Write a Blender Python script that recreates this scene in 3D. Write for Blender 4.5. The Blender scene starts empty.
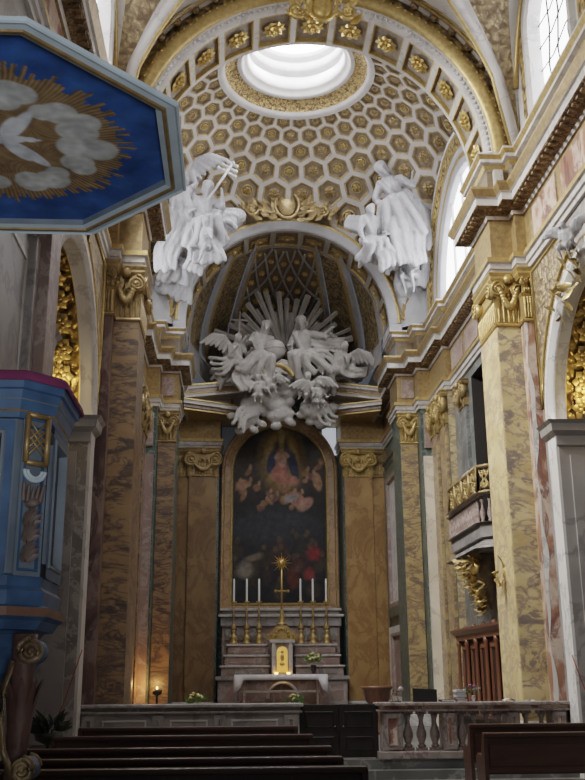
import bpy, bmesh, math, random
from mathutils import Vector, Matrix, Euler, noise
random.seed(7)
scn = bpy.context.scene
COL = scn.collection
PI = math.pi
XC = 1.6                      # axis of the church
# ------------------------------------------------------------------ camera
F, CX, CY = 970.0, 292.5, 390.0
EYE = Vector((0, 0, 1.6))
dY = Vector((232 - CX, -(677 - CY), -F)).normalized()
_yv = CY - ((232 - CX) * (270 - CX) + F * F) / (677 - CY)
dZ = Vector((270 - CX, -(_yv - CY), -F)).normalized()
dX = dY.cross(dZ)
R = Matrix((dX, dY, dZ))      # camera axes -> world axes
cam = bpy.data.cameras.new('camera')
cam.sensor_width = 36; cam.lens = F * 36 / 780; cam.clip_end = 200
co = bpy.data.objects.new('camera', cam); COL.objects.link(co)
co.matrix_world = Matrix.Translation(EYE) @ R.to_4x4()
scn.camera = co
def at(px, py, Y):
    """the point at depth Y that the photograph shows at a pixel"""
    d = R @ Vector((px - CX, -(py - CY), -F))
    return EYE + d * (Y / d.y)

# ------------------------------------------------------------------ materials
def mat(name):
    m = bpy.data.materials.new(name); m.use_nodes = True
    nt = m.node_tree
    return m, nt, nt.nodes['Principled BSDF']
def ramp(nt, stops):
    r = nt.nodes.new('ShaderNodeValToRGB')
    e = r.color_ramp.elements
    while len(e) < len(stops): e.new(0.5)
    for k, (p, c) in enumerate(stops):
        e[k].position = p; e[k].color = (c[0], c[1], c[2], 1)
    return r
def coords(nt, scale=(1, 1, 1), rot=(0, 0, 0)):
    t = nt.nodes.new('ShaderNodeTexCoord'); mp = nt.nodes.new('ShaderNodeMapping')
    mp.inputs['Scale'].default_value = scale; mp.inputs['Rotation'].default_value = rot
    nt.links.new(t.outputs['Object'], mp.inputs['Vector'])
    return mp.outputs['Vector']
def bump(nt, b, src, strength=0.3, dist=0.02):
    n = nt.nodes.new('ShaderNodeBump'); n.inputs['Strength'].default_value = strength; n.inputs['Distance'].default_value = dist
    nt.links.new(src, n.inputs['Height']); nt.links.new(n.outputs['Normal'], b.inputs['Normal'])
def mix(nt, fac, a, b, mode='MIX'):
    n = nt.nodes.new('ShaderNodeMix'); n.data_type = 'RGBA'; n.blend_type = mode
    if isinstance(fac, (int, float)): n.inputs[0].default_value = fac
    else: nt.links.new(fac, n.inputs[0])
    for i, v in ((6, a), (7, b)):
        if isinstance(v, tuple): n.inputs[i].default_value = (*v, 1)
        else: nt.links.new(v, n.inputs[i])
    return n.outputs[2]
def marble(name, base, light, vein, scale=1.0, stretch=(1, 1, 1), rough=0.35, width=0.05, patch=None, rot=(0, 0, 0), spec=0.4):
    """veined stone: cloudy base, thin distorted veins and optional darker breccia patches"""
    m, nt, b = mat(name)
    v = coords(nt, stretch, rot)
    n1 = nt.nodes.new('ShaderNodeTexNoise'); n1.inputs['Scale'].default_value = 1.3 * scale; n1.inputs['Detail'].default_value = 6
    n2 = nt.nodes.new('ShaderNodeTexNoise'); n2.inputs['Scale'].default_value = 1.0 * scale; n2.inputs['Detail'].default_value = 8
    n2.inputs['Distortion'].default_value = .5; n2.inputs['Roughness'].default_value = .6
    for n in (n1, n2): nt.links.new(v, n.inputs['Vector'])
    r1 = ramp(nt, [(0.3, base), (0.7, light)])
    nt.links.new(n1.outputs['Fac'], r1.inputs[0])
    r2 = ramp(nt, [(0.5 - width, (0, 0, 0)), (0.5 - width * .15, (.8, .8, .8)), (0.5 + width * .15, (.8, .8, .8)), (0.5 + width, (0, 0, 0))])
    nt.links.new(n2.outputs['Fac'], r2.inputs[0])
    c = mix(nt, r2.outputs['Color'], r1.outputs['Color'], vein)
    if patch:
        n3 = nt.nodes.new('ShaderNodeTexNoise'); n3.inputs['Scale'].default_value = 1.05 * scale; n3.inputs['Detail'].default_value = 10
        n3.inputs['Distortion'].default_value = .9; n3.inputs['Roughness'].default_value = .68
        nt.links.new(v, n3.inputs['Vector'])
        r3 = ramp(nt, [(0.53, (0, 0, 0)), (0.565, (.75, .75, .75)), (.66, (.9, .9, .9)), (.70, (.35, .35, .35))])
        nt.links.new(n3.outputs['Fac'], r3.inputs[0])
        c = mix(nt, r3.outputs['Color'], c, patch)
    nt.links.new(c, b.inputs['Base Color'])
    b.inputs['Roughness'].default_value = rough
    b.inputs['Specular IOR Level'].default_value = spec
    return m
def plain(name, col, rough=0.5, metal=0.0, vary=0.15, scale=6, bmp=0.0, em=None, es=0):
    m, nt, b = mat(name)
    v = coords(nt)
    n = nt.nodes.new('ShaderNodeTexNoise'); n.inputs['Scale'].default_value = scale; n.inputs['Detail'].default_value = 5
    nt.links.new(v, n.inputs['Vector'])
    r = ramp(nt, [(0.25, tuple(c * (1 - vary) for c in col)), (0.75, tuple(min(1, c * (1 + vary)) for c in col))])
    nt.links.new(n.outputs['Fac'], r.inputs[0]); nt.links.new(r.outputs['Color'], b.inputs['Base Color'])
    b.inputs['Roughness'].default_value = rough; b.inputs['Metallic'].default_value = metal
    if bmp: bump(nt, b, n.outputs['Fac'], bmp)
    if em:
        b.inputs['Emission Color'].default_value = (*em, 1); b.inputs['Emission Strength'].default_value = es
    return m
def relief(name, hi, lo, scale=9.0, metal=0.55, rough=0.38, strength=0.8, stretch=(1, 1, 1)):
    """gilded carved foliage: lumpy cells with dark ground between"""
    m, nt, b = mat(name)
    v = coords(nt, stretch)
    w = nt.nodes.new('ShaderNodeTexNoise'); w.inputs['Scale'].default_value = scale * .7; w.inputs['Detail'].default_value = 3
    nt.links.new(v, w.inputs['Vector'])
    mv = nt.nodes.new('ShaderNodeVectorMath'); mv.operation = 'MULTIPLY_ADD'
    nt.links.new(w.outputs['Color'], mv.inputs[0]); mv.inputs[1].default_value = (.25, .25, .25); nt.links.new(v, mv.inputs[2])
    vo = nt.nodes.new('ShaderNodeTexVoronoi'); vo.inputs['Scale'].default_value = scale; vo.feature = 'SMOOTH_F1'
    nt.links.new(mv.outputs[0], vo.inputs['Vector'])
    r = ramp(nt, [(0.10, hi), (0.38, tuple((a + c) / 2 for a, c in zip(hi, lo))), (0.62, lo)])
    nt.links.new(vo.outputs['Distance'], r.inputs[0]); nt.links.new(r.outputs['Color'], b.inputs['Base Color'])
    b.inputs['Metallic'].default_value = metal; b.inputs['Roughness'].default_value = rough
    iv = nt.nodes.new('ShaderNodeMath'); iv.operation = 'MULTIPLY'; iv.inputs[1].default_value = -1
    nt.links.new(vo.outputs['Distance'], iv.inputs[0])
    bump(nt, b, iv.outputs[0], strength, 0.06)
    return m
def wood(name, a, b_, scale=1.0, axis=0, rough=0.4):
    m, nt, b = mat(name)
    s = [14 * scale] * 3; s[axis] = 1.2 * scale
    v = coords(nt, tuple(s))
    n = nt.nodes.new('ShaderNodeTexNoise'); n.inputs['Scale'].default_value = 1.0; n.inputs['Detail'].default_value = 6; n.inputs['Distortion'].default_value = .8
    nt.links.new(v, n.inputs['Vector'])
    r = ramp(nt, [(0.3, a), (0.7, b_)])
    nt.links.new(n.outputs['Fac'], r.inputs[0]); nt.links.new(r.outputs['Color'], b.inputs['Base Color'])
    b.inputs['Roughness'].default_value = rough
    return m
def glow(name, col, s):
    m, nt, b = mat(name)
    b.inputs['Base Color'].default_value = (*col, 1)
    b.inputs['Emission Color'].default_value = (*col, 1); b.inputs['Emission Strength'].default_value = s
    return m
def vcol(name, rough=0.45, spec=.3):
    m, nt, b = mat(name)
    a = nt.nodes.new('ShaderNodeVertexColor'); a.layer_name = 'paint'
    n = nt.nodes.new('ShaderNodeTexNoise'); n.inputs['Scale'].default_value = 7; n.inputs['Detail'].default_value = 6
    nt.links.new(coords(nt), n.inputs['Vector'])
    r = ramp(nt, [(0.3, (.7, .7, .7)), (0.7, (1.25, 1.25, 1.25))])
    nt.links.new(n.outputs['Fac'], r.inputs[0])
    nt.links.new(mix(nt, 1.0, a.outputs['Color'], r.outputs['Color'], 'MULTIPLY'), b.inputs['Base Color'])
    b.inputs['Roughness'].default_value = rough; b.inputs['Specular IOR Level'].default_value = spec
    return m
class M: pass
M.stucco = plain('white_stucco', (.42, .415, .425), .75, vary=.12, scale=3)
M.stucco_warm = plain('aged_stucco', (.40, .375, .35), .7, vary=.14, scale=3)
def folds(m, strength=.55, dist=.07, scale=4.5):
    """carved drapery creases in plaster"""
    nt = m.node_tree; b = nt.nodes['Principled BSDF']
    n = nt.nodes.new('ShaderNodeTexNoise'); n.inputs['Scale'].default_value = scale; n.inputs['Detail'].default_value = 3; n.inputs['Distortion'].default_value = 1.6
    nt.links.new(coords(nt, (1.3, 1.3, .8), (.3, .5, 0)), n.inputs['Vector']); bump(nt, b, n.outputs['Fac'], strength, dist)
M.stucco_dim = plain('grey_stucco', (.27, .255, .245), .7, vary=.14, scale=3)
M.domerib = plain('grey_white_stucco', (.40, .375, .355), .7, vary=.12, scale=3)
M.whitem = marble('white_marble', (.46, .43, .40), (.60, .57, .54), (.36, .33, .32), .8, rough=.4, width=.025)
M.greym = marble('grey_marble', (.25, .23, .22), (.36, .335, .32), (.18, .165, .165), .9, rough=.35, width=.04)
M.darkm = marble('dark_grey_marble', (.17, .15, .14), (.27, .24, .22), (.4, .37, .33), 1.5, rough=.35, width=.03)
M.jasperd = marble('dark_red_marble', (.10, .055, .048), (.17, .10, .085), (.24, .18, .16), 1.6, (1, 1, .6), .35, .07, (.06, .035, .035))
M.verde = marble('green_marble', (.035, .055, .05), (.08, .11, .10), (.2, .24, .2), 3, rough=.3, width=.03)
M.pinkm = marble('pink_marble', (.22, .15, .13), (.31, .23, .20), (.40, .33, .30), 1.6, rough=.35, width=.04)
M.slate = marble('slate_green_marble', (.085, .09, .088), (.15, .155, .15), (.24, .24, .23), 1.2, rough=.35, width=.03)
M.creamm = marble('cream_marble', (.66, .57, .44), (.80, .72, .58), (.5, .42, .32), 1.0, rough=.35, width=.03)
M.ochrem = marble('ochre_breccia_marble', (.31, .205, .085), (.46, .33, .155), (.18, .12, .09), 1.4, (1, 1, 2.2), .3, .05, (.13, .09, .07))
M.giallo = marble('yellow_breccia_marble', (.42, .31, .14), (.62, .49, .26), (.22, .165, .14), 1.5, (1, 1, 1.9), .28, .05, (.14, .115, .115))
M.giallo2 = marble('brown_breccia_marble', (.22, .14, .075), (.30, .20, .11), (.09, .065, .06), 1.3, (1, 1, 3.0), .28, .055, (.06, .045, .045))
M.giallo3 = marble('pale_yellow_marble', (.62, .46, .20), (.78, .63, .34), (.40, .27, .17), 1.5, (1, 1, 1.5), .28, .04, (.45, .33, .22))
M.amber = marble('amber_alabaster', (.27, .155, .06), (.40, .25, .105), (.22, .12, .05), 1.3, (1, 1, .7), .3, .06)
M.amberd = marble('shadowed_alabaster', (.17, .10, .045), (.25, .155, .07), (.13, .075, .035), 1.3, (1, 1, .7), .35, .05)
M.frieze = marble('ochre_frieze_marble', (.21, .135, .07), (.30, .20, .105), (.12, .075, .04), 2, rough=.35, width=.05)
M.jasper = marble('red_jasper', (.27, .12, .08), (.42, .23, .14), (.66, .54, .46), 1.6, (1, 1, .6), .3, .09, (.15, .06, .05))
M.brightm = marble('bright_marble', (.66, .64, .61), (.80, .78, .76), (.42, .41, .41), .9, rough=.4, width=.02)
M.gold = plain('gold', (.43, .30, .115), .4, .5, .3, 12, .2)
M.goldb = plain('bright_gold', (.62, .43, .15), .3, .65, .25, 12, .2)
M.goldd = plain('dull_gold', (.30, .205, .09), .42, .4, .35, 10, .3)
M.giltp2 = relief('dim_gilt_relief', (.40, .29, .13), (.10, .075, .05), 9, .35)
M.gilt = relief('gilt_relief', (.72, .50, .18), (.10, .06, .025), 8)
M.giltf = relief('fine_gilt_relief', (.66, .46, .18), (.13, .08, .04), 16)
M.giltp = relief('pale_gilt_relief', (.42, .32, .17), (.15, .10, .06), 9, .3)
M.brownrel = relief('brown_relief', (.30, .20, .10), (.09, .055, .03), 12, .25)
M.archground = plain('arch_coffer_ground', (.25, .205, .155), .6, .1, .3, 8)
M.coffer = plain('coffer_ground', (.19, .14, .085), .6, .15, .3, 8)
M.cofferdk = plain('dark_coffer_ground', (.10, .07, .045), .6, .1, .3, 8)
M.wood = wood('dark_wood', (.016, .010, .008), (.034, .019, .013), axis=2)
M.woodred = wood('reddish_wood', (.12, .045, .025), (.19, .078, .042), axis=2)
M.pew = wood('pew_wood', (.042, .019, .013), (.070, .031, .021), axis=0, rough=.35)
M.carved = plain('carved_white_stucco', (.38, .375, .385), .75, vary=.16, scale=3); folds(M.carved)
M.carved_warm = plain('carved_aged_stucco', (.41, .385, .36), .75, vary=.16, scale=3); folds(M.carved_warm)
M.blk = plain('black', (.012, .011, .012), .5)
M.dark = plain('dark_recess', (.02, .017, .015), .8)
M.blue = plain('blue_paint', (.055, .115, .225), .5, 0, .35, 7)
M.ltblue = plain('pale_blue_paint', (.52, .64, .71), .5, 0, .12, 5)
M.greyblue = plain('grey_blue_paint', (.15, .185, .225), .55, 0, .25, 6)
M.velvet = plain('magenta_velvet', (.15, .025, .085), .9, 0, .3, 9)
M.relg = plain('faded_relief_paint', (.15, .115, .10), .55, 0, .25, 10, .3)
M.terra = plain('brown_carved_wood', (.20, .115, .08), .5, 0, .3, 10, .4)
M.linen = plain('white_linen', (.72, .70, .72), .8, 0, .06, 4)
M.wax = plain('white_wax', (.86, .85, .82), .5, 0, .03)
M.canvas = vcol('oil_painting', .4)
M.panel = vcol('painted_board', .6)
M.leafg = plain('green_leaves', (.10, .20, .05), .5, 0, .4, 20)
M.petaly = plain('yellow_petals', (.72, .68, .30), .6, 0, .2, 20)
M.petalp = plain('purple_petals', (.30, .07, .22), .6, 0, .35, 20)
M.paper = plain('paper', (.5, .5, .52), .7, 0, .05)
M.iron = plain('dark_iron', (.05, .045, .04), .45, .6, .2)
M.rope = plain('red_cord', (.32, .06, .05), .8)
M.sky = glow('daylight', (.90, .93, 1.0), 7.0)
M.skyo = glow('daylight_oculus', (.95, .96, 1.0), 6.0)
M.lamp = glow('warm_lamp', (1.0, .50, .12), 9.0)
def floor_mat():
    m, nt, b = mat('floor_marble')
    v = coords(nt)
    br = nt.nodes.new('ShaderNodeTexBrick'); br.offset = 0; br.inputs['Scale'].default_value = 1.0
    br.inputs['Brick Width'].default_value = .6; br.inputs['Row Height'].default_value = .6; br.inputs['Mortar Size'].default_value = .006
    br.inputs['Color1'].default_value = (.24, .22, .20, 1); br.inputs['Color2'].default_value = (.19, .175, .165, 1); br.inputs['Mortar'].default_value = (.08, .07, .065, 1)
    nt.links.new(v, br.inputs['Vector'])
    n = nt.nodes.new('ShaderNodeTexNoise'); n.inputs['Scale'].default_value = 3; n.inputs['Detail'].default_value = 6
    nt.links.new(v, n.inputs['Vector'])
    r = ramp(nt, [(.3, (.75, .75, .75)), (.7, (1.2, 1.2, 1.2))]); nt.links.new(n.outputs['Fac'], r.inputs[0])
    nt.links.new(mix(nt, 1.0, br.outputs['Color'], r.outputs['Color'], 'MULTIPLY'), b.inputs['Base Color'])
    b.inputs['Roughness'].default_value = .3
    return m
M.floor = floor_mat()

# ------------------------------------------------------------------ mesh helpers
class MB:
    def __init__(s): s.v = []; s.f = []; s.m = []; s.s = []
    def add(s, vs, fs, mi=0, smooth=False):
        o = len(s.v); s.v += [tuple(v) for v in vs]
        for k, f in enumerate(fs):
            s.f.append([i + o for i in f]); s.m.append(mi[k] if isinstance(mi, list) else mi); s.s.append(smooth)
        return s
    def box(s, x0, x1, y0, y1, z0, z1, mi=0):
        v = [(x0, y0, z0), (x1, y0, z0), (x1, y1, z0), (x0, y1, z0), (x0, y0, z1), (x1, y0, z1), (x1, y1, z1), (x0, y1, z1)]
        return s.add(v, [(0, 3, 2, 1), (4, 5, 6, 7), (0, 1, 5, 4), (1, 2, 6, 5), (2, 3, 7, 6), (3, 0, 4, 7)], mi)
    def bbox(s, x0, x1, y0, y1, z0, z1, b=.01, mi=0):
        """box with chamfered edges"""
        bm = bmesh.new(); bmesh.ops.create_cube(bm, size=1)
        for v in bm.verts: v.co = Vector(((x0 + x1) / 2 + v.co.x * (x1 - x0), (y0 + y1) / 2 + v.co.y * (y1 - y0), (z0 + z1) / 2 + v.co.z * (z1 - z0)))
        bmesh.ops.bevel(bm, geom=bm.edges[:], offset=b, segments=2, affect='EDGES', profile=.6)
        bm.verts.index_update()
        s.add([v.co for v in bm.verts], [[v.index for v in f.verts] for f in bm.faces], mi); bm.free(); return s
    def prism(s, poly, z0, z1, mi=0, inset=0):
        n = len(poly); v = [(x, y, z0) for x, y in poly] + [(x, y, z1) for x, y in poly]
        return s.add(v, [list(range(n))[::-1], [n + i for i in range(n)]] + [(i, (i + 1) % n, n + (i + 1) % n, n + i) for i in range(n)], mi)
    def hprism(s, poly, y0, y1, mi=0):
        """polygon in x,z pushed along y"""
        n = len(poly); v = [(x, y0, z) for x, z in poly] + [(x, y1, z) for x, z in poly]
        return s.add(v, [list(range(n)), [n + i for i in range(n)][::-1]] + [(i, n + i, n + (i + 1) % n, (i + 1) % n) for i in range(n)], mi)
    def loft(s, rings, mi=0, smooth=True, closed=True, caps=True):
        n = len(rings[0]); v = [p for r in rings for p in r]; f = []; mm = []
        for k in range(len(rings) - 1):
            for i in range(n if closed else n - 1):
                j = (i + 1) % n
                f.append((k * n + i, k * n + j, (k + 1) * n + j, (k + 1) * n + i)); mm.append(mi[k] if isinstance(mi, list) else mi)
        s.add(v, f, mm, smooth)
        if caps and closed:
            a = mi[0] if isinstance(mi, list) else mi; b = mi[-1] if isinstance(mi, list) else mi
            s.add(rings[0], [list(range(n))[::-1]], a); s.add(rings[-1], [list(range(n))], b)
        return s
    def lathe(s, prof, c=(0, 0, 0), n=16, mi=0, smooth=True):
        rings = [[(c[0] + r * math.cos(2 * PI * i / n), c[1] + r * math.sin(2 * PI * i / n), c[2] + z) for i in range(n)] for r, z in prof]
        return s.loft(rings, mi, smooth)
    def tube(s, pts, r, n=8, mi=0, flat=1.0, up=Vector((0, 0, 1))):
        pts = [Vector(p) for p in pts]; rings = []
        for i, p in enumerate(pts):
            t = (pts[min(i + 1, len(pts) - 1)] - pts[max(i - 1, 0)])
            t = t.normalized() if t.length > 1e-9 else Vector((0, 0, 1))
            u = up.cross(t)
            if u.length < .05: u = Vector((0, 1, 0)).cross(t)
            if u.length < .05: u = Vector((1, 0, 0)).cross(t)
            u.normalize(); w = t.cross(u)
            rr = r[i] if isinstance(r, (list, tuple)) else r
            rings.append([p + (u * math.cos(2 * PI * k / n) + w * math.sin(2 * PI * k / n) * flat) * rr for k in range(n)])
        return s.loft(rings, mi)
    def ell(s, c, r, rot=(0, 0, 0), mi=0, nu=14, nv=9):
        if isinstance(r, (int, float)): r = (r, r, r)
        E = Euler(rot).to_matrix(); c = Vector(c); rings = []
        for j in range(nv):
            a = -PI / 2 + PI * (j + .02) / (nv - 1 + .04)
            rings.append([c + E @ Vector((r[0] * math.cos(a) * math.cos(2 * PI * i / nu), r[1] * math.cos(a) * math.sin(2 * PI * i / nu), r[2] * math.sin(a))) for i in range(nu)])
        return s.loft(rings, mi)
    def cap(s, a, b, ra, rb, n=10, mi=0):
        """tapered limb with rounded ends"""
        a = Vector(a); b = Vector(b); d = b - a; L = d.length
        if L < 1e-6: return s.ell(a, max(ra, rb), mi=mi)
        t = d / L; pts = []; rr = []
        for k in range(4): q = PI / 2 * k / 4; pts.append(a - t * ra * math.cos(q)); rr.append(max(ra * math.sin(q), ra * .05))
        for k in range(5): pts.append(a + d * k / 4); rr.append(ra + (rb - ra) * k / 4)
        for k in range(1, 5): q = PI / 2 * k / 4; pts.append(b + t * rb * math.sin(q)); rr.append(max(rb * math.cos(q), rb * .05))
        return s.tube(pts, rr, n, mi)
    def sweep(s, path, prof, mi=0, side=1, closed=False, caps=True, smooth=False):
        """profile (out, z) carried along a plan path with mitred corners; out is to the left of travel times side"""
        n = len(path); rings = []
        def nrm(a, b):
            d = Vector((b[0] - a[0], b[1] - a[1])); d.normalize(); return Vector((-d.y, d.x)) * side
        for i in range(n):
            ns = []
            if i > 0 or closed: ns.append(nrm(path[i - 1], path[i]))
            if i < n - 1 or closed: ns.append(nrm(path[i], path[(i + 1) % n]))
            o = ns[0] if len(ns) == 1 else (ns[0] + ns[1]) / max(.3, 1 + ns[0].dot(ns[1]))
            rings.append([(path[i][0] + o.x * q, path[i][1] + o.y * q, z) for q, z in prof])
        if closed: rings.append(rings[0])
        m = len(prof); v = [p for r in rings for p in r]; f = []; mm = []
        for k in range(len(rings) - 1):
            for j in range(m - 1):
                f.append((k * m + j, (k + 1) * m + j, (k + 1) * m + j + 1, k * m + j + 1)); mm.append(mi[j] if isinstance(mi, list) else mi)
        s.add(v, f, mm, smooth)
        if caps and not closed:
            s.add(rings[0], [list(range(m))], mi[0] if isinstance(mi, list) else mi); s.add(rings[-1], [list(range(m))[::-1]], mi[0] if isinstance(mi, list) else mi)
        return s
    def arc(s, P, prof, a0, a1, n, mi=0, smooth=True):
        """open profile (r, d) carried round an arc; P(angle, r, d) gives the point"""
        m = len(prof); v = []; f = []; mm = []
        for k in range(n + 1):
            a = a0 + (a1 - a0) * k / n
            v += [P(a, r, d) for r, d in prof]
        for k in range(n):
            for j in range(m - 1):
                f.append((k * m + j, (k + 1) * m + j, (k + 1) * m + j + 1, k * m + j + 1)); mm.append(mi[j] if isinstance(mi, list) else mi)
        return s.add(v, f, mm, smooth)
    def coffer(s, P, u0, u1, v0, v1, mu, mv, depth, mis=(0, 1, 2), nu=6, lip=.0):
        """sunk panel on surface P(u, v, d): flat frame, moulded edge, ground"""
        def ring(k, d):
            a0, a1, b0, b1 = u0 + mu * k, u1 - mu * k, v0 + mv * k, v1 - mv * k
            us = [a0 + (a1 - a0) * i / nu for i in range(nu + 1)]
            return [P(u, b0, d) for u in us] + [P(u, b1, d) for u in reversed(us)]
        rs = [ring(0, 0), ring(1, 0), ring(1.15, -lip), ring(1.45, -lip), ring(1.6, depth)]
        mm = [mis[0], mis[1], mis[1], mis[1]]
        s.loft(rs, mm, False, True, False)
        r = rs[-1]; n = len(r)
        s.add(r, [(i, i + 1, n - 2 - i, n - 1 - i) for i in range(nu)], mis[2])
        return s
    def build(s, name, mats, parent=None, loc=None, rotz=0, parts_smooth=None):
        me = bpy.data.meshes.new(name); me.from_pydata(s.v, [], s.f)
        if not isinstance(mats, (list, tuple)): mats = [mats]
        for m in mats: me.materials.append(m)
        me.polygons.foreach_set('material_index', s.m); me.polygons.foreach_set('use_smooth', s.s)
        bm = bmesh.new(); bm.from_mesh(me); bmesh.ops.remove_doubles(bm, verts=bm.verts, dist=1e-5)
        bmesh.ops.recalc_face_normals(bm, faces=bm.faces); bm.to_mesh(me); bm.free(); me.update()
        o = bpy.data.objects.new(name, me); COL.objects.link(o)
        if loc is not None: o.location = loc
        o.rotation_euler.z = rotz
        if parent is not None: o.parent = parent
        return o
def carve(mb, name, material, parent=None, voxel=.03, smooth=6, loc=None, rough=0):
    """melt overlapping closed shapes into one continuous carved surface"""
    o = mb.build('tmp', material)
    r = o.modifiers.new('r', 'REMESH'); r.mode = 'VOXEL'; r.voxel_size = voxel
    sm = o.modifiers.new('s', 'SMOOTH'); sm.iterations = smooth; sm.factor = .5
    dg = bpy.context.evaluated_depsgraph_get()
    me = bpy.data.meshes.new_from_object(o.evaluated_get(dg)); me.name = name
    bpy.data.objects.remove(o)
    if not me.materials: me.materials.append(material)
    for p in me.polygons: p.use_smooth = True; p.material_index = 0
    o = bpy.data.objects.new(name, me); COL.objects.link(o)
    if loc is not None: o.location = loc
    if parent is not None: o.parent = parent
    return o
def tag(o, label=None, cat=None, group=None, kind=None):
    if label: o['label'] = label
    if cat: o['category'] = cat
    if group: o['group'] = group
    if kind: o['kind'] = kind
    return o
def thing(name, label, cat, loc=(0, 0, 0), rotz=0, group=None):
    o = bpy.data.objects.new(name, None); COL.objects.link(o); o.location = loc; o.rotation_euler.z = rotz
    o.empty_display_size = .2
    return tag(o, label, cat, group)
def struct(o): o['kind'] = 'structure'; return o
def dup(root, loc, label=None):
    r = root.copy(); COL.objects.link(r); r.location = loc
    if label: r['label'] = label
    for ch in list(root.children):
        c = ch.copy(); COL.objects.link(c); c.parent = r
        for g in list(ch.children):
            d = g.copy(); COL.objects.link(d); d.parent = c
    return r
def mir(path): return [(2 * XC - x, y) for x, y in path]
def rosette_mb(r=.2, h=.08, petals=8):
    """carved flower facing +z"""
    mb = MB()
    for ring, (rr, hh, n, off) in enumerate(((r, h * .55, petals, 0), (r * .62, h * .85, petals, .5))):
        for i in range(n):
            a = 2 * PI * (i + off) / n; c, s_ = math.cos(a), math.sin(a)
            w = rr * .42
            pts = [(0, 0, hh * .3), (rr * .55 * c - w * s_, rr * .55 * s_ + w * c, hh * .7), (rr * c, rr * s_, hh), (rr * .55 * c + w * s_, rr * .55 * s_ - w * c, hh * .7), (rr * .6 * c, rr * .6 * s_, hh * 1.35)]
            mb.add(pts, [(0, 1, 4), (1, 2, 4), (2, 3, 4), (3, 0, 4)], 0)
    mb.ell((0, 0, h * .9), (r * .22, r * .22, h * .5), nu=8, nv=5)
    return mb
def spiral(c, r, turns=2.2, u=Vector((1, 0, 0)), w=Vector((0, 0, 1)), sgn=1, start=PI / 2, n=30, shrink=.12):
    c = Vector(c); out = []
    for k in range(n + 1):
        t = k / n; a = start + sgn * 2 * PI * turns * t; rr = r * (1 - (1 - shrink) * t ** .85)
        out.append(c + u * math.cos(a) * rr + w * math.sin(a) * rr)
    return out
def leaf_strip(mb, base, tip, out, w, n=7, mi=0, curl=.12):
    """acanthus leaf: strip that bends outward at the tip"""
    base = Vector(base); tip = Vector(tip); out = Vector(out).normalized(); ax = (tip - base).normalized(); side = ax.cross(out)
    L = (tip - base).length; v = []
    for k in range(n + 1):
        t = k / n
        p = base + ax * L * t * (1 - .08 * t * t) + out * (curl * L * (t ** 3) * 3 - curl * .1)
        ww = w * (math.sin(PI * min(1, .12 + t * .86)) ** .7) * (1 + .18 * math.cos(t * 22))
        v += [p - side * ww, p + out * ww * .35, p + side * ww]
    f = []
    for k in range(n): a = k * 3; f += [(a, a + 1, a + 4, a + 3), (a + 1, a + 2, a + 5, a + 4)]
    mb.add(v, f, mi, True)
# ================================================================== the setting
Z0 = 11.73                    # springing of the nave vault and the great arch
HA, HF, HC, HT = 9.14, 9.5, 10.36, 10.9
mb = MB(); mb.add([(-4, -6, 0), (8, -6, 0), (8, 16.55, 0), (-4, 16.55, 0)], [(0, 1, 2, 3)])
struct(mb.build('floor', M.floor))
mb = MB(); mb.box(-3.5, 7, 16.55, 16.8, -.02, .14); mb.box(-3.5, 7, 16.8, 34, -.02, .29)
mb.box(XC - 2.6, XC + 2.6, 29.6, 34, .29, .48); mb.box(XC - 2.2, XC + 2.2, 30.0, 34, .48, .66)
struct(mb.build('floor_presbytery', M.slate))

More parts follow.
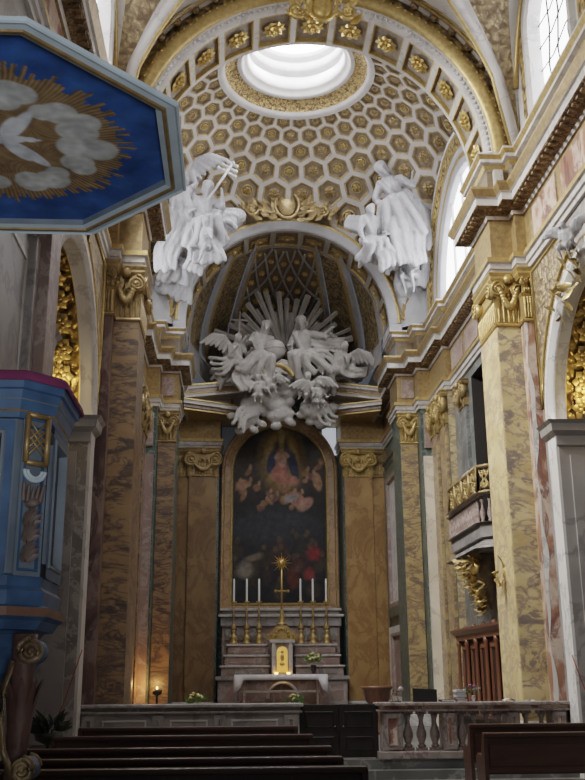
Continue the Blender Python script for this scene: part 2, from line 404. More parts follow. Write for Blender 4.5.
# ---- nave side walls with a chapel arch each
def nave_wall(s):
    X = XC + s * 4.1; yc, zs, r, th = 14.2, 5.9, 2.15, 1.0
    mb = MB()
    def q(pts, mi=0): mb.add(pts, [tuple(range(len(pts)))], mi)
    q([(X, -6, 0), (X, yc - r, 0), (X, yc - r, HA + .1), (X, -6, HA + .1)])
    q([(X, yc + r, 0), (X, 17.3, 0), (X, 17.3, HA + .1), (X, yc + r, HA + .1)])
    n = 24
    for k in range(n):
        a, b = PI * k / n, PI * (k + 1) / n
        p = [(yc + r * math.cos(t), zs + r * math.sin(t)) for t in (a, b)]
        q([(X, p[0][0], p[0][1]), (X, p[1][0], p[1][1]), (X, p[1][0], HA + .1), (X, p[0][0], HA + .1)])
    for y in (yc - r, yc + r): q([(X, y, 0), (X + s * th, y, 0), (X + s * th, y, zs), (X, y, zs)], 1)
    nave = mb; mb = MB()
    q([(X + s * 3.2, 10.5, 0), (X + s * 3.2, 18, 0), (X + s * 3.2, 18, 9), (X + s * 3.2, 10.5, 9)], 1)
    q([(X + s * th, 17.2, 0), (X + s * 3.2, 17.2, 0), (X + s * 3.2, 17.2, 9), (X + s * th, 17.2, 9)], 1)
    q([(X + s * th, 11, 0), (X + s * 3.2, 11, 0), (X + s * 3.2, 11, 9), (X + s * th, 11, 9)], 1)
    q([(X + s * th, 10.5, 8.6), (X + s * 3.2, 10.5, 8.6), (X + s * 3.2, 18, 8.6), (X + s * th, 18, 8.6)], 1)
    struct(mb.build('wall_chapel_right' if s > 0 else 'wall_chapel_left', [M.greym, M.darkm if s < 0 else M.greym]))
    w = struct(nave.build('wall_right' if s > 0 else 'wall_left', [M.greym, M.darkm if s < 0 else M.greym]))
    # gilded soffit and white archivolt
    P = lambda a, rr, d: (X + s * d, yc + rr * math.cos(a), zs + rr * math.sin(a))
    mb = MB(); mb.arc(P, [(r, .0), (r, .16), (r - .03, .18), (r, .2), (r, .86), (r - .03, .88), (r, .9), (r, 1.0)], 0, PI, 28, [0, 0, 1, 2, 1, 1, 0])
    mb.build('arch_soffit', [M.whitem, M.gold, M.gilt], w)
    mb = MB()
    for k in range(14):
        a = PI * (k + .5) / 14; mbr = rosette_mb(.26, .12, 8)
        c = Vector(P(a, r, .53)); zn = Vector((0, -math.cos(a), -math.sin(a))); xn = Vector((1, 0, 0)); yn = zn.cross(xn)
        for f in [None]:
            mb.add([c + xn * v[0] + yn * v[1] + zn * v[2] for v in mbr.v], mbr.f, 0, True)
    mb.build('soffit_rosettes', M.gold, w)
    mb = MB(); mb.arc(P, [(r - .0, 0), (r, -.05), (r + .16, -.05), (r + .17, -.09), (r + .23, -.09), (r + .24, -.05), (r + .38, -.07), (r + .44, -.07), (r + .46, 0)], 0, PI, 32, [0, 0, 0, 1, 0, 0, 2, 2])
    for y0 in (yc - r - .46, yc + r):
        mb.box(min(X, X - s * .05), max(X, X - s * .05), y0, y0 + .42, 0, zs, 0)
    mb.build('archivolt', [M.brightm if s > 0 else M.whitem, M.whitem, M.giltf], w)
    # impost moulding carried round the jamb
    for yj, d in ((yc + r, 1), (yc - r, -1)):
        mb = MB(); pth = [(X, yj + d * .5), (X, yj), (X + s * 1.0, yj)]
        mb.sweep(pth, [(0, zs - .45), (.04, zs - .42), (.05, zs - .25), (.14, zs - .18), (.16, zs - .06), (.22, zs), (0, zs + .02)], 0, side=-s * d)
        mb.build('impost', [M.greym if s > 0 else M.greym], w)
        mb = MB(); a, b = (yj - .02, yj) if d > 0 else (yj, yj + .02)
        mb.box(min(X + s * .18, X + s * .85), max(X + s * .18, X + s * .85), a - (.03 if d > 0 else 0), b + (.03 if d < 0 else 0), .6, zs - .6)
        mb.build('jamb_panel', M.greym, w)
    # spandrel panel with relief, gold fillet round it
    mb = MB()
    for d in (1, -1):
        pts = []
        for k in range(9):
            a = PI / 2 - d * (.28 + 1.15 * k / 8) ; pts.append((yc + (r + .6) * math.cos(a), zs + (r + .6) * math.sin(a)))
        yo = yc + d * (r + .42)
        top = HA - .12
        v = []; f = []
        for (y, z) in pts: v += [(X - s * .03, y, z), (X - s * .03, y, top)]
        for k in range(8): f.append((2 * k, 2 * k + 1, 2 * k + 3, 2 * k + 2))
        mb.add(v, f, 0)
        mb.tube([(X - s * .04, y, z) for y, z in pts] + [(X - s * .04, pts[-1][0], top), (X - s * .04, pts[0][0], top), (X - s * .04, *pts[0])], .035, 6, 1)
    mb.build('spandrel_panel', [M.giltp, M.gold], w)
    return w
WL = nave_wall(-1); WR = nave_wall(1)

# ---- chancel and apse walls (lower storey) along the plan of the church
PLAN = [(4.1, -6), (4.1, 17.12), (3.9, 17.12), (3.9, 17.4), (3.46, 17.4), (3.46, 18.6), (4.4, 18.6), (4.4, 25.3), (4.22, 25.3), (4.22, 27.3),
        (3.85, 27.3), (3.85, 27.9), (3.32, 27.9), (3.32, 29.2), (3.62, 29.2), (3.62, 32.7), (2.12, 32.7), (2.12, 33.9)]
def plan(s, a=0, b=None): return [(XC + s * x, y) for x, y in PLAN[a:b]]
for s in (1, -1):
    pl = plan(s, 1)
    mats = [M.whitem, M.giallo if s > 0 else M.giallo2, M.giallo, M.verde, M.greym, M.giallo, M.amber, M.verde, M.verde, M.amber, M.greym, M.verde, M.amber, M.verde]
    seg = [1, 1, 1, 1, 3, 5, 2, 3, 3, 3, 3, 3, 3, 3, 3, 3]
    for k in range(len(pl) - 1):
        a, b = pl[k], pl[k + 1]; mb = MB()
        if abs(s * (a[0] - XC) - 4.4) < 1e-6 and abs(s * (b[0] - XC) - 4.4) < 1e-6:
            # wall with the dark loft opening behind the balcony
            x = a[0]; y0, y1 = 19.4, 23.3
            for (ya, yb, za, zb) in ((18.6, y0, 0, HA + .1), (y1, 25.3, 0, HA + .1), (y0, y1, 0, 4.4), (y0, y1, 8.9, HA + .1)):
                mb.add([(x, ya, za), (x, yb, za), (x, yb, zb), (x, ya, zb)], [(0, 1, 2, 3)], 4)
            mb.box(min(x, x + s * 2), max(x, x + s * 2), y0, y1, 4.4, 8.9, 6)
            q = -1 if s > 0 else -3
            mb.f.pop(q); mb.m.pop(q); mb.s.pop()
        else:
            mb.add([(a[0], a[1], 0), (b[0], b[1], 0), (b[0], b[1], HA + .1), (a[0], a[1], HA + .1)], [(0, 1, 2, 3)], seg[k])
        struct(mb.build('wall_right' if s > 0 else 'wall_left', [M.whitem, M.giallo, M.giallo, M.verde, M.slate, M.slate, M.dark]))
mb = MB(); mb.box(XC - 2.2, XC + 2.2, 33.9, 34.1, 0, 11.9, 0)
mb.box(XC - 4.4, XC - 3.3, 27.95, 34, 10.8, 11.95, 1); mb.box(XC + 3.3, XC + 4.4, 27.95, 34, 10.8, 11.95, 1)
struct(mb.build('wall_back', [M.verde, M.greym]))

# ---- entablature: architrave, frieze, cornice and attic, one length for each side
PROF = [(-.02, HA), (.06, HA), (.06, 9.24), (.10, 9.25), (.10, 9.36), (.15, 9.38), (.15, 9.47), (.03, 9.50), (.03, 10.30),
        (.07, 10.32), (.10, 10.38), (.34, 10.46), (.36, 10.48), (.36, 10.63), (.40, 10.65), (.47, 10.78), (.47, 10.83), (.06, 10.88)]
PM = [0, 0, 0, 0, 0, 1, 1, 2, 3, 0, 4, 4, 0, 0, 5, 5, 5]
# pale marble, gold moulding, ochre frieze panel ...
ATT = [(.06, 10.88), (.06, 10.98), (.0, 11.0), (.0, 11.42), (.05, 11.44), (.08, 11.52), (.16, 11.55), (.16, 11.62), (.22, 11.70), (.22, 11.74), (-.6, 11.76)]
AM = [0, 0, 1, 0, 2, 0, 0, 2, 0, 0]
for s in (1, -1):
    pl = plan(s)
    lowm = [M.whitem, M.gold, M.goldd, M.frieze, M.brownrel, M.goldd]
    mb = MB(); mb.sweep(pl, PROF, PM, side=s)
    # frieze inlays of red and pale marble on the frontal faces
    e = struct(mb.build('trim_%d' % (1 if s > 0 else 2), lowm))
    mb = MB(); xs = XC + s * 4.1
    y = 2.0
    while y < 16.6:
        mb.box(min(xs - s * .03, xs - s * .06), max(xs - s * .03, xs - s * .06), y, y + 1.35, 9.6, 10.2, 0)
        y += 1.65
    mb.build('frieze_panel', M.jasper, e)
    mb = MB()
    xs = XC + s * 4.4 - s * .03
    for k in range(4): mb.box(min(xs, xs - s * .03), max(xs, xs - s * .03), 19 + k * 1.6, 20.3 + k * 1.6, 9.62, 10.2)
    xf = XC + s * 3.6
    mb.box(xf - .18, xf + .18, 27.83, 27.87, 9.62, 10.2)
    mb.build('frieze_panel', M.pinkm, e)
    # leaf dentils under the corona
    mb = MB()
    def dent(p, q, out):
        L = math.hypot(q[0] - p[0], q[1] - p[1]); n = max(1, int(L / .2))
        for k in range(n):
            t = (k + .5) / n; x = p[0] + (q[0] - p[0]) * t; y = p[1] + (q[1] - p[1]) * t
            cx, cy = x + out[0] * .22, y + out[1] * .22
            hx = .045 if out[0] == 0 else .1; hy = .045 if out[1] == 0 else .1
            mb.box(cx - hx, cx + hx, cy - hy, cy + hy, 10.40, 10.44)
    for k in range(len(pl) - 1):
        p, q = pl[k], pl[k + 1]
        if math.hypot(q[0] - p[0], q[1] - p[1]) > .25:
            if abs(p[0] - q[0]) < 1e-6: dent(p, q, (-s, 0))
            elif abs(q[0] - XC) < abs(p[0] - XC): dent(p, q, (0, -1))
    mb.build('modillion', M.brownrel, e)
    mb = MB(); mb.sweep(plan(s, 0, 14), ATT, AM, side=s)
    a = struct(mb.build('trim_%d' % (3 if s > 0 else 4), [M.whitem, M.coffer, M.gold]))
    mb = MB()
    xs = XC + s * 4.1
    for k in range(9):
        y = 9.0 + k * .95; mb.bbox(min(xs - s * .09, xs + s * .02), max(xs - s * .09, xs + s * .02), y, y + .22, 10.98, 11.44, .02)
    mb.bbox(XC + s * 3.68 - .1, XC + s * 3.68 + .1, 17.31, 17.42, 10.98, 11.44, .02)
    mb.build('attic_console', M.whitem, a)
    mb = MB()
    for k in range(8):
        y = 9.32 + k * .95; mb.box(min(xs - s * .03, xs + s * .02), max(xs - s * .03, xs + s * .02), y, y + .5, 11.05, 11.36)
    mb.build('attic_relief', M.gilt, a)

# ---- the great arch
PA = lambda a, r, y: (XC + r * math.cos(a), y, Z0 + r * math.sin(a))
mb = MB()
ra = 3.45
mb.arc(PA, [(ra, 17.4), (ra + .04, 17.35), (ra + .12, 17.34), (ra + .13, 17.28), (ra + .20, 17.2), (ra + .36, 17.18), (ra + .46, 17.26), (4.12, 17.32), (4.12, 17.45)], 0, PI, 64, [0, 0, 0, 1, 1, 1, 2, 2])
mb.arc(PA, [(ra, 18.6), (4.6, 18.6), (6.5, 18.6)], 0, PI, 32, 0)
arch = struct(mb.build('trim_great_arch', [M.whitem, M.gold, M.gilt]))
mb = MB()                      # egg and dart edge
for k in range(90):
    a = PI * (k + .5) / 90; c = PA(a, ra + .075, 17.33); mb.ell(c, (.045, .04, .045), nu=6, nv=4)
mb.build('bead_edge', M.whitem, arch)
mb = MB()
for k in range(70):
    a = PI * (k + .5) / 70; c = PA(a, ra + .40, 17.21); mb.ell(c, (.035, .03, .035), nu=6, nv=4)
mb.build('gilt_bead', M.goldb, arch)
NC = 13
for k in range(NC):
    mb = MB(); P = lambda u, v, d: PA(u, ra + d, v)
    mb.coffer(P, PI * k / NC, PI * (k + 1) / NC, 17.4, 18.6, .017, .085, .08, (0, 1, 2), 5, -.0)
    mb.build('coffer', [M.whitem, M.gold, M.archground], arch)
ros = rosette_mb(.27, .14, 9)
rme = None
for k in range(NC):
    a = PI * (k + .5) / NC; c = Vector(PA(a, ra + .09, 18.0))
    z = Vector((-math.cos(a), 0, -math.sin(a))); x = Vector((0, 1, 0)); y = z.cross(x)
    m4 = Matrix((x, y, z)).transposed().to_4x4()
    if rme is None: o = ros.build('rosette', M.goldb); rme = o.data
    else: o = bpy.data.objects.new('rosette', rme); COL.objects.link(o)
    o.parent = arch; o.matrix_local = Matrix.Translation(c) @ m4

# ---- nave vault: barrel with a cross cell over each high window
RV = 4.1; YL, HL, HH = 14.9, 2.2, 3.4
def cell_a(y):
    t = (y - YL) / HL
    return math.radians(62) * math.sqrt(max(0, 1 - t * t)) if abs(t) < 1 else 0
def lun_z(y):
    t = (y - YL) / HL
    return Z0 + HH * math.sqrt(max(0, 1 - t * t)) if abs(t) < 1 else Z0
ys = [-6 + 1.4 * k for k in range(13)] + [YL - HL + 2 * HL * k / 24 for k in range(25)] + [17.3, 17.42]
ys = sorted(set(round(y, 4) for y in ys))
mb = MB(); NA = 24
rows = []
for y in ys:
    a0 = cell_a(y); rows.append([PA(a0 + (PI - 2 * a0) * k / NA, RV, y) for k in range(NA + 1)])
for i in range(len(ys) - 1):
    for k in range(NA):
        rib = ys[i] > 16.4
        pan = (k % 6 in (2, 3)) and not rib
        mb.add([rows[i][k], rows[i][k + 1], rows[i + 1][k + 1], rows[i + 1][k]], [(0, 1, 2, 3)], 1 if pan else 0, True)
ceil = struct(mb.build('ceiling', [M.whitem, M.giltp]))
for s in (1, -1):
    mb = MB(); n = 24; g = []; l = []; mid = []
    for k in range(n + 1):
        y = YL - HL + 2 * HL * k / n; a = cell_a(y)
        G = Vector((XC + s * RV * math.cos(a), y, Z0 + RV * math.sin(a))); L = Vector((XC + s * RV, y, lun_z(y)))
        yi = YL + (y - YL) * .86; 
        g.append(G); l.append(L)
    for k in range(n):
        for j in range(5):
            t0, t1 = j / 5, (j + 1) / 5
            mb.add([g[k].lerp(l[k], t0), g[k + 1].lerp(l[k + 1], t0), g[k + 1].lerp(l[k + 1], t1), g[k].lerp(l[k], t1)], [(0, 1, 2, 3)], [0, 1, 1, 1, 0][j], True)
    mb.build('vault_cell', [M.whitem, M.giltp], ceil)
    mb = MB(); mb.tube([p - Vector((s * .04, 0, .05)) for p in g], .12, 8, 0); mb.build('groin_rib', M.whitem, ceil)
    mb = MB(); mb.tube([p - Vector((s * .13, 0, .12)) for p in g], .05, 6, 0); mb.tube([p - Vector((s * .05, 0, .03)) for p in l[1:-1]], .06, 6, 0)
    mb.build('gilt_rib', M.gold, ceil)
    # transverse rib edge
    mb = MB()
    # wall inside the cell, with the window opening
    X = XC + s * RV; w0, w1, wz0, wz1 = 13.85, 16.0, 11.85, 13.75
    W = MB(); prev = None
    def wtop(y):
        return wz1 + .75 * math.sqrt(max(0, 1 - ((y - YL) / 1.1) ** 2)) if w0 <= y <= w1 else None
    for k in range(48):
        ya = YL - HL + 2 * HL * k / 48; yb = YL - HL + 2 * HL * (k + 1) / 48
        ia = w0 - 1e-3 <= ya and yb <= w1 + 1e-3
        if ia:
            W.add([(X, ya, wtop(min(max(ya, w0), w1))), (X, yb, wtop(min(max(yb, w0), w1))), (X, yb, max(lun_z(yb), wz1 + .8)), (X, ya, max(lun_z(ya), wz1 + .8))], [(0, 1, 2, 3)])
            W.add([(X, ya, 11.5), (X, yb, 11.5), (X, yb, wz0), (X, ya, wz0)], [(0, 1, 2, 3)])
        else:
            W.add([(X, ya, 11.5), (X, yb, 11.5), (X, yb, max(lun_z(yb), 11.6)), (X, ya, max(lun_z(ya), 11.6))], [(0, 1, 2, 3)])
    W.build('upper_wall', M.whitem, WR if s > 0 else WL)
    outl = [(w0, wz0), (w0, wz1)] + [(YL + .02 + 1.07 * math.cos(PI - PI * k / 10), wz1 + .75 * math.sin(PI * k / 10)) for k in range(1, 10)] + [(w1, wz1), (w1, wz0)]
    win = MB(); win.add([(X + s * .22, y, z) for y, z in outl], [list(range(len(outl)))])
    wo = struct(win.build('window_%d' % (1 if s > 0 else 2), M.sky))
    fr = MB()
    for i in range(len(outl)):
        (ya, za), (yb, zb) = outl[i], outl[(i + 1) % len(outl)]
        fr.add([(X - s * .04, ya, za), (X - s * .04, yb, zb), (X + s * .22, yb, zb), (X + s * .22, ya, za)], [(0, 1, 2, 3)])
    cy, cz = YL, 12.9
    def sc(p, k): return (cy + (p[0] - cy) * k, cz + (p[1] - cz) * k)
    for i in range(len(outl)):
        p, q_ = outl[i], outl[(i + 1) % len(outl)]
        for ka, kb, da, db in ((1, 1.05, -.04, -.1), (1.05, 1.16, -.1, -.1), (1.16, 1.2, -.1, 0)):
            fr.add([(X + s * da, *sc(p, ka)), (X + s * da, *sc(q_, ka)), (X + s * db, *sc(q_, kb)), (X + s * db, *sc(p, kb))], [(0, 1, 2, 3)])
    fr.build('window_frame', M.whitem, wo)
    br = MB()
    for y in (14.4, 14.95, 15.45): br.tube([(X + s * .19, y, wz0), (X + s * .19, y + .12, 12.7), (X + s * .19, y - .05, 13.4), (X + s * .19, y, 14.4)], .018, 5)
    for z in (12.3, 12.8, 13.3, 13.8): br.tube([(X + s * .19, w0, z), (X + s * .19, YL - .3, z + .1), (X + s * .19, YL + .4, z - .05), (X + s * .19, w1, z + .05)], .014, 5)
    br.build('window_bar', M.iron, wo)
    g2 = MB()
    for y in (13.35, 16.45):
        zt = lun_z(y) - .2
        g2.add([(X - s * .03, y - .16, 11.8), (X - s * .03, y + .16, 11.8), (X - s * .03, y + .16, zt), (X - s * .03, y - .16, zt)], [(0, 1, 2, 3)])
    g2.build('gilt_strip', M.gilt, WR if s > 0 else WL)
    # tall gilded band and ribs between the cell and the great arch
    g3 = MB()
    for k, (y, rr, m) in enumerate(((17.08, .05, 0), (16.98, .03, 0))): g3.tube([PA(PI * j / 40, RV - .02, y) for j in range(41)], rr, 6)
    g3.build('transverse_rib', M.gold, ceil)
    # ornament: brown shells set in the white band
mb = MB()
for k in range(26):
    a = PI * (k + .5) / 26
    c = Vector(PA(a, RV - .03, 17.2)); mb.ell(c, (.10, .11, .10), nu=8, nv=5)
mb.build('shell_ornament', M.brownrel, ceil)

# ---- dome with hexagon coffers
DC = Vector((XC, 23.25, 11.9)); DR, DZ = 5.72, 6.12
def DP(u, v, d=0):
    ps = 2 * math.atan(math.exp(v)) - PI / 2
    k = 1 + d / 5.8
    return Vector((DC.x + DR * k * math.cos(ps) * math.cos(u), DC.y + DR * k * math.cos(ps) * math.sin(u), DC.z + DZ * k * math.sin(ps)))
NH = 30; du = 2 * PI / NH; rho = du / math.sqrt(3); dv = rho * 1.5
vtop = math.log(math.tan(PI / 4 + math.radians(69) / 2))
dome = None
mb = MB(); spots = []
for j in range(8):
    v = vtop - rho - j * dv
    for i in range(NH):
        u = (i + .5 * (j % 2)) * du
        c = DP(u, v)
        if abs(c.x - XC) > 5.0 or abs(c.y - DC.y) > 5.2: continue
        def ring(k, d): return [DP(u + rho * k * math.cos(PI / 6 + PI / 3 * q), v + rho * k * math.sin(PI / 6 + PI / 3 * q), d) for q in range(6)]
        rs = [ring(1, 0), ring(.84, 0), ring(.82, -.015), ring(.72, -.0), ring(.66, .07)]
        mb.loft(rs, [0, 1, 1, 2], False, True, False)
        mb.add(rs[-1], [list(range(6))], 2)
        if abs(c.x - XC) < 4.3 and 18.8 < c.y < 27.75: spots.append((u, v, c))
dome = struct(mb.build('ceiling_dome', [M.domerib, M.goldd, M.coffer]))
mb = MB()                      # solid shell behind
for j in range(14):
    va, vb = vtop - j * (vtop + .0) / 14, vtop - (j + 1) * vtop / 14
    for i in range(48):
        a, b = 2 * PI * i / 48, 2 * PI * (i + 1) / 48
        mb.add([DP(a, va, .09), DP(b, va, .09), DP(b, vb, .09), DP(a, vb, .09)], [(0, 1, 2, 3)], 0, True)
mb.build('dome_shell', M.stucco, dome)
def ros_matrix(u, v):
    c = DP(u, v, .07); z = (DC - c).normalized(); x = Vector((-math.sin(u), math.cos(u), 0)); y = z.cross(x).normalized(); x = y.cross(z)
    sc = (DP(u + rho * .5, v) - DP(u - rho * .5, v)).length / .45
    return Matrix.Translation(c) @ Matrix((x, y, z)).transposed().to_4x4() @ Matrix.Scale(sc, 4)
spots.sort(key=lambda q: -q[2].y)
protos = []
for r_, h_, n_ in ((.17, .12, 8), (.13, .11, 6)):
    q = rosette_mb(r_, h_, n_); q.tube([(.155 * math.cos(2 * PI * i / 14), .155 * math.sin(2 * PI * i / 14), .02) for i in range(15)], .02, 5); protos.append(q)
pm = [None, None]; rest = MB()
for k, (u, v, c) in enumerate(spots):
    w = (k * 7 // 3) % 2
    if k < 100:
        if pm[w] is None: o = protos[w].build('rosette', M.gold if w else M.goldd); pm[w] = o.data
        else: o = bpy.data.objects.new('rosette', pm[w]); COL.objects.link(o)
        o.parent = dome; o.matrix_local = ros_matrix(u, v)
    else:
        m4 = ros_matrix(u, v); rest.add([m4 @ Vector(q) for q in protos[w].v], protos[w].f, 0, True)
tag(rest.build('rosettes', M.goldd, dome), kind='stuff')
# ring, drum and eye of the lantern
mb = MB(); cz = DP(0, vtop).z; r0 = DR * math.cos(math.radians(69))
prof = [(r0 + .12, cz - .08), (r0 + .02, cz - .06), (r0 - .06, cz), (r0 - .08, cz + .05), (r0 - .42, cz + .26), (r0 - .5, cz + .24), (r0 - .56, cz + .3), (r0 - .64, cz + .42), (r0 - .7, cz + .44),
        (r0 - .7, cz + .8), (r0 - .62, cz + .84), (r0 - .62, cz + .9), (r0 - .74, cz + .98), (r0 - .74, cz + 1.25), (r0 - .66, cz + 1.3), (r0 - .66, cz + 1.36), (r0 - .78, cz + 1.42), (r0 - .78, cz + 1.6)]
mi = [0, 0, 0, 1, 0, 0, 0, 0, 0, 0, 0, 0, 0, 0, 0, 0, 0]
mb.loft([[(DC.x + r * math.cos(2 * PI * i / 64), DC.y + r * math.sin(2 * PI * i / 64), z) for i in range(64)] for r, z in prof], mi, True, True, False)
mb.build('oculus_ring', [M.domerib, M.giltf], dome)
mb = MB(); mb.lathe([(0.01, 0), (r0 - .7, 0.0)], (DC.x, DC.y, cz + 1.58), 48, 0)
struct(mb.build('window_3', M.skyo))

# ---- chancel upper walls: lunette windows left and right, apse arch at the end
for s in (1, -1):
    X = XC + s * 4.4; yc, zc, rw = 23.4, 11.95, 2.75
    PL = lambda a, r, d: (X + s * d, yc + r * math.cos(a), zc + r * math.sin(a))
    mb = MB(); n = 40
    for k in range(n):
        a, b = PI * k / n, PI * (k + 1) / n
        p = [PL(a, rw, 0), PL(b, rw, 0)]
        mb.add([p[0], p[1], (X, p[1][1], 17), (X, p[0][1], 17)], [(0, 1, 2, 3)])
    for ya, yb in ((18.6, yc - rw), (yc + rw, 27.9)): mb.add([(X, ya, 11.5), (X, yb, 11.5), (X, yb, 17), (X, ya, 17)], [(0, 1, 2, 3)])
    w = struct(mb.build('wall_upper_right' if s > 0 else 'wall_upper_left', M.stucco))
    mb = MB(); mb.arc(PL, [(rw, .2), (rw, 0), (rw + .02, -.04), (rw + .14, -.05), (rw + .16, -.08), (rw + .30, -.09), (rw + .33, -.14), (rw + .43, -.14), (rw + .46, -.18), (rw + .76, -.2), (rw + .79, -.26), (rw + .90, -.26), (rw + .94, 0)], 0, PI, 40,
                    [0, 0, 0, 0, 1, 0, 0, 1, 2, 1, 0, 0])
    mb.build('window_arch', [M.stucco, M.gold, M.gilt], w)
    pts = [PL(PI * k / 30, rw, .15) for k in range(31)]
    mb = MB(); mb.add(pts, [list(range(31))])
    wo = struct(mb.build('window_%d' % (4 if s > 0 else 5), M.sky))
    mb = MB()
    for y in (-1.2, 0, 1.2): mb.box(X + s * .1 - .03, X + s * .1 + .03, yc + y - .03, yc + y + .03, zc, zc + math.sqrt(rw * rw - y * y))
    mb.build('window_bar', M.whitem, wo)
PB = lambda a, r, y: (XC + r * math.cos(a), y, 12.0 + r * math.sin(a))
rb = 3.12
mb = MB()
n = 48
for k in range(n):
    a, b = PI * k / n, PI * (k + 1) / n
    p, q = PB(a, 3.3, 27.95), PB(b, 3.3, 27.95)
    mb.add([p, q, (q[0], 27.95, 17), (p[0], 27.95, 17)], [(0, 1, 2, 3)])
for s in (1, -1):
    mb.add([(XC + s * 3.3, 27.95, 11.6), (XC + s * 4.5, 27.95, 11.6), (XC + s * 4.5, 27.95, 17), (XC + s * 3.3, 27.95, 17)], [(0, 1, 2, 3)])
struct(mb.build('wall_apse_arch', M.stucco))
mb = MB()
mb.arc(PB, [(rb, 27.95), (rb, 27.9), (rb + .04, 27.82), (rb + .22, 27.8), (rb + .24, 27.74), (rb + .34, 27.74), (rb + .38, 27.95)], 0, PI, 56, [0, 0, 0, 0, 1, 1])
mb.arc(PB, [(rb, 29.1), (rb, 29.2), (rb + .9, 29.2)], 0, PI, 56, 0)
for s in (1, -1): mb.box(min(XC + s * rb, XC + s * 3.5), max(XC + s * rb, XC + s * 3.5), 27.8, 29.15, 11.6, 12.0, 0)
aa = struct(mb.build('trim_apse_arch', [M.stucco, M.gold]))
for k in range(11):
    mb = MB(); P = lambda u, v, d: PB(u, rb - .015 + d, v)
    mb.coffer(P, PI * k / 11, PI * (k + 1) / 11, 27.95, 29.1, .02, .07, .07, (0, 1, 2), 5)
    a = PI * (k + .5) / 11
    c = Vector(PB(a, rb + .05, 28.5)); z = Vector((-math.cos(a), 0, -math.sin(a))); x = Vector((0, 1, 0)); y = z.cross(x); r_ = rosette_mb(.22, .1, 6)
    mb.add([c + x * q[0] + y * q[1] * 1.5 + z * q[2] for q in r_.v], r_.f, 1, True)
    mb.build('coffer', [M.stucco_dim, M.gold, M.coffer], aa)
# half dome of the apse, in meridian bands
HY0, HRX, HRY = 24.0, 3.46, 12.0
def HP(f, e, d=0):            # f azimuth, e elevation
    return (XC + (HRX + d) * math.cos(e) * math.cos(f), HY0 + (HRY + d) * math.cos(e) * math.sin(f), 12.0 + (HRX + d) * math.sin(e))
half = [(32, 34, 4, -.09), (34, 37, 1, -.07), (37, 49, 2, .0), (49, 51, 4, -.06), (51, 54, 1, -.07), (54, 62, 2, .03), (62, 80, 1, 0)]
allb = [(90 - b, 90 - a, m, d) for a, b, m, d in reversed(half)] + [(58, 122, 5, .03)] + [(90 + a, 90 + b, m, d) for a, b, m, d in half]
mb = MB(); NE = 26
for a, b, m, d in allb:
    n = max(1, int((b - a) / 5))
    for i in range(n):
        fa, fb = math.radians(a + (b - a) * i / n), math.radians(a + (b - a) * (i + 1) / n)
        for k in range(NE):
            e0, e1 = math.radians(72) * k / NE, math.radians(72) * (k + 1) / NE
            q = [HP(fa, e0, d), HP(fb, e0, d), HP(fb, e1, d), HP(fa, e1, d)]
            if max(p[1] for p in q) > 29.0: mb.add(q, [(0, 1, 2, 3)], m, True)
for k in range(60):
    fa, fb = PI * k / 60, PI * (k + 1) / 60; a, b = HP(fa, 0, .02), HP(fb, 0, .02)
    if a[1] > 29 and b[1] > 29: mb.add([(a[0], a[1], 11.3), (b[0], b[1], 11.3), b, a], [(0, 1, 2, 3)], 1, True)
hd = struct(mb.build('ceiling_half_dome', [M.stucco_warm, M.stucco_dim, M.giltp2, M.greym, M.gold, M.coffer]))
mb = MB()
for k in range(-9, 10):       # diagonal lattice with rosettes in the middle band
    for sgn in (1, -1):
        pts = []
        for j in range(57):
            e = math.radians(2 + 1.3 * j); f = math.radians(90 + k * 14.2 + sgn * j * 1.775)
            if math.radians(58) <= f <= math.radians(122) and HP(f, e)[1] > 29.2: pts.append(HP(f, e, -.03))
        if len(pts) > 1: mb.tube(pts, .045, 5)
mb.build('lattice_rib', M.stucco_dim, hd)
mb = MB(); r_ = rosette_mb(.2, .12, 6)
for j in range(14):
    for k in range(-4, 5):
        e = math.radians(2 + 5.2 * j); f = math.radians(90 + k * 14.2 + (0 if j % 2 else 7.1))
        if not math.radians(60) < f < math.radians(120) or HP(f, e)[1] < 29.3: continue
        c = Vector(HP(f, e, 0)); z = (Vector((XC, 27.5, 10)) - c).normalized(); x = z.cross(Vector((0, 0, 1))).normalized(); y = z.cross(x)
        sc = max(.6, math.cos(e))
        mb.add([c + (x * q[0] + y * q[1] + z * q[2]) * sc for q in r_.v], r_.f, 0, True)
mb.build('lattice_rosettes', M.gold, hd)
mb = MB(); mb.box(XC - 3.6, XC + 3.6, 29.15, 29.2, 15.13, 15.4); 
def clip_box(o, x0, x1, y0, y1):
    bm = bmesh.new(); bm.from_mesh(o.data)
    for co_, no in (((x0, 0, 0), (-1, 0, 0)), ((x1, 0, 0), (1, 0, 0)), ((0, y0, 0), (0, -1, 0)), ((0, y1, 0), (0, 1, 0))):
        bmesh.ops.bisect_plane(bm, geom=bm.verts[:] + bm.edges[:] + bm.faces[:], plane_co=co_, plane_no=no, clear_outer=True)
    bm.to_mesh(o.data); bm.free()
clip_box(dome, XC - 4.42, XC + 4.42, 18.62, 27.93)
for ch in dome.children:
    if ch.name.startswith('dome_shell'): clip_box(ch, XC - 4.6, XC + 4.6, 18.62, 28.1)
    elif ch.name.startswith('rosette') and not ch.name.startswith('rosettes'):
        q = ch.location
        if abs(q.x - XC) > 4.35 or not 18.8 < q.y < 27.8: bpy.data.objects.remove(ch)
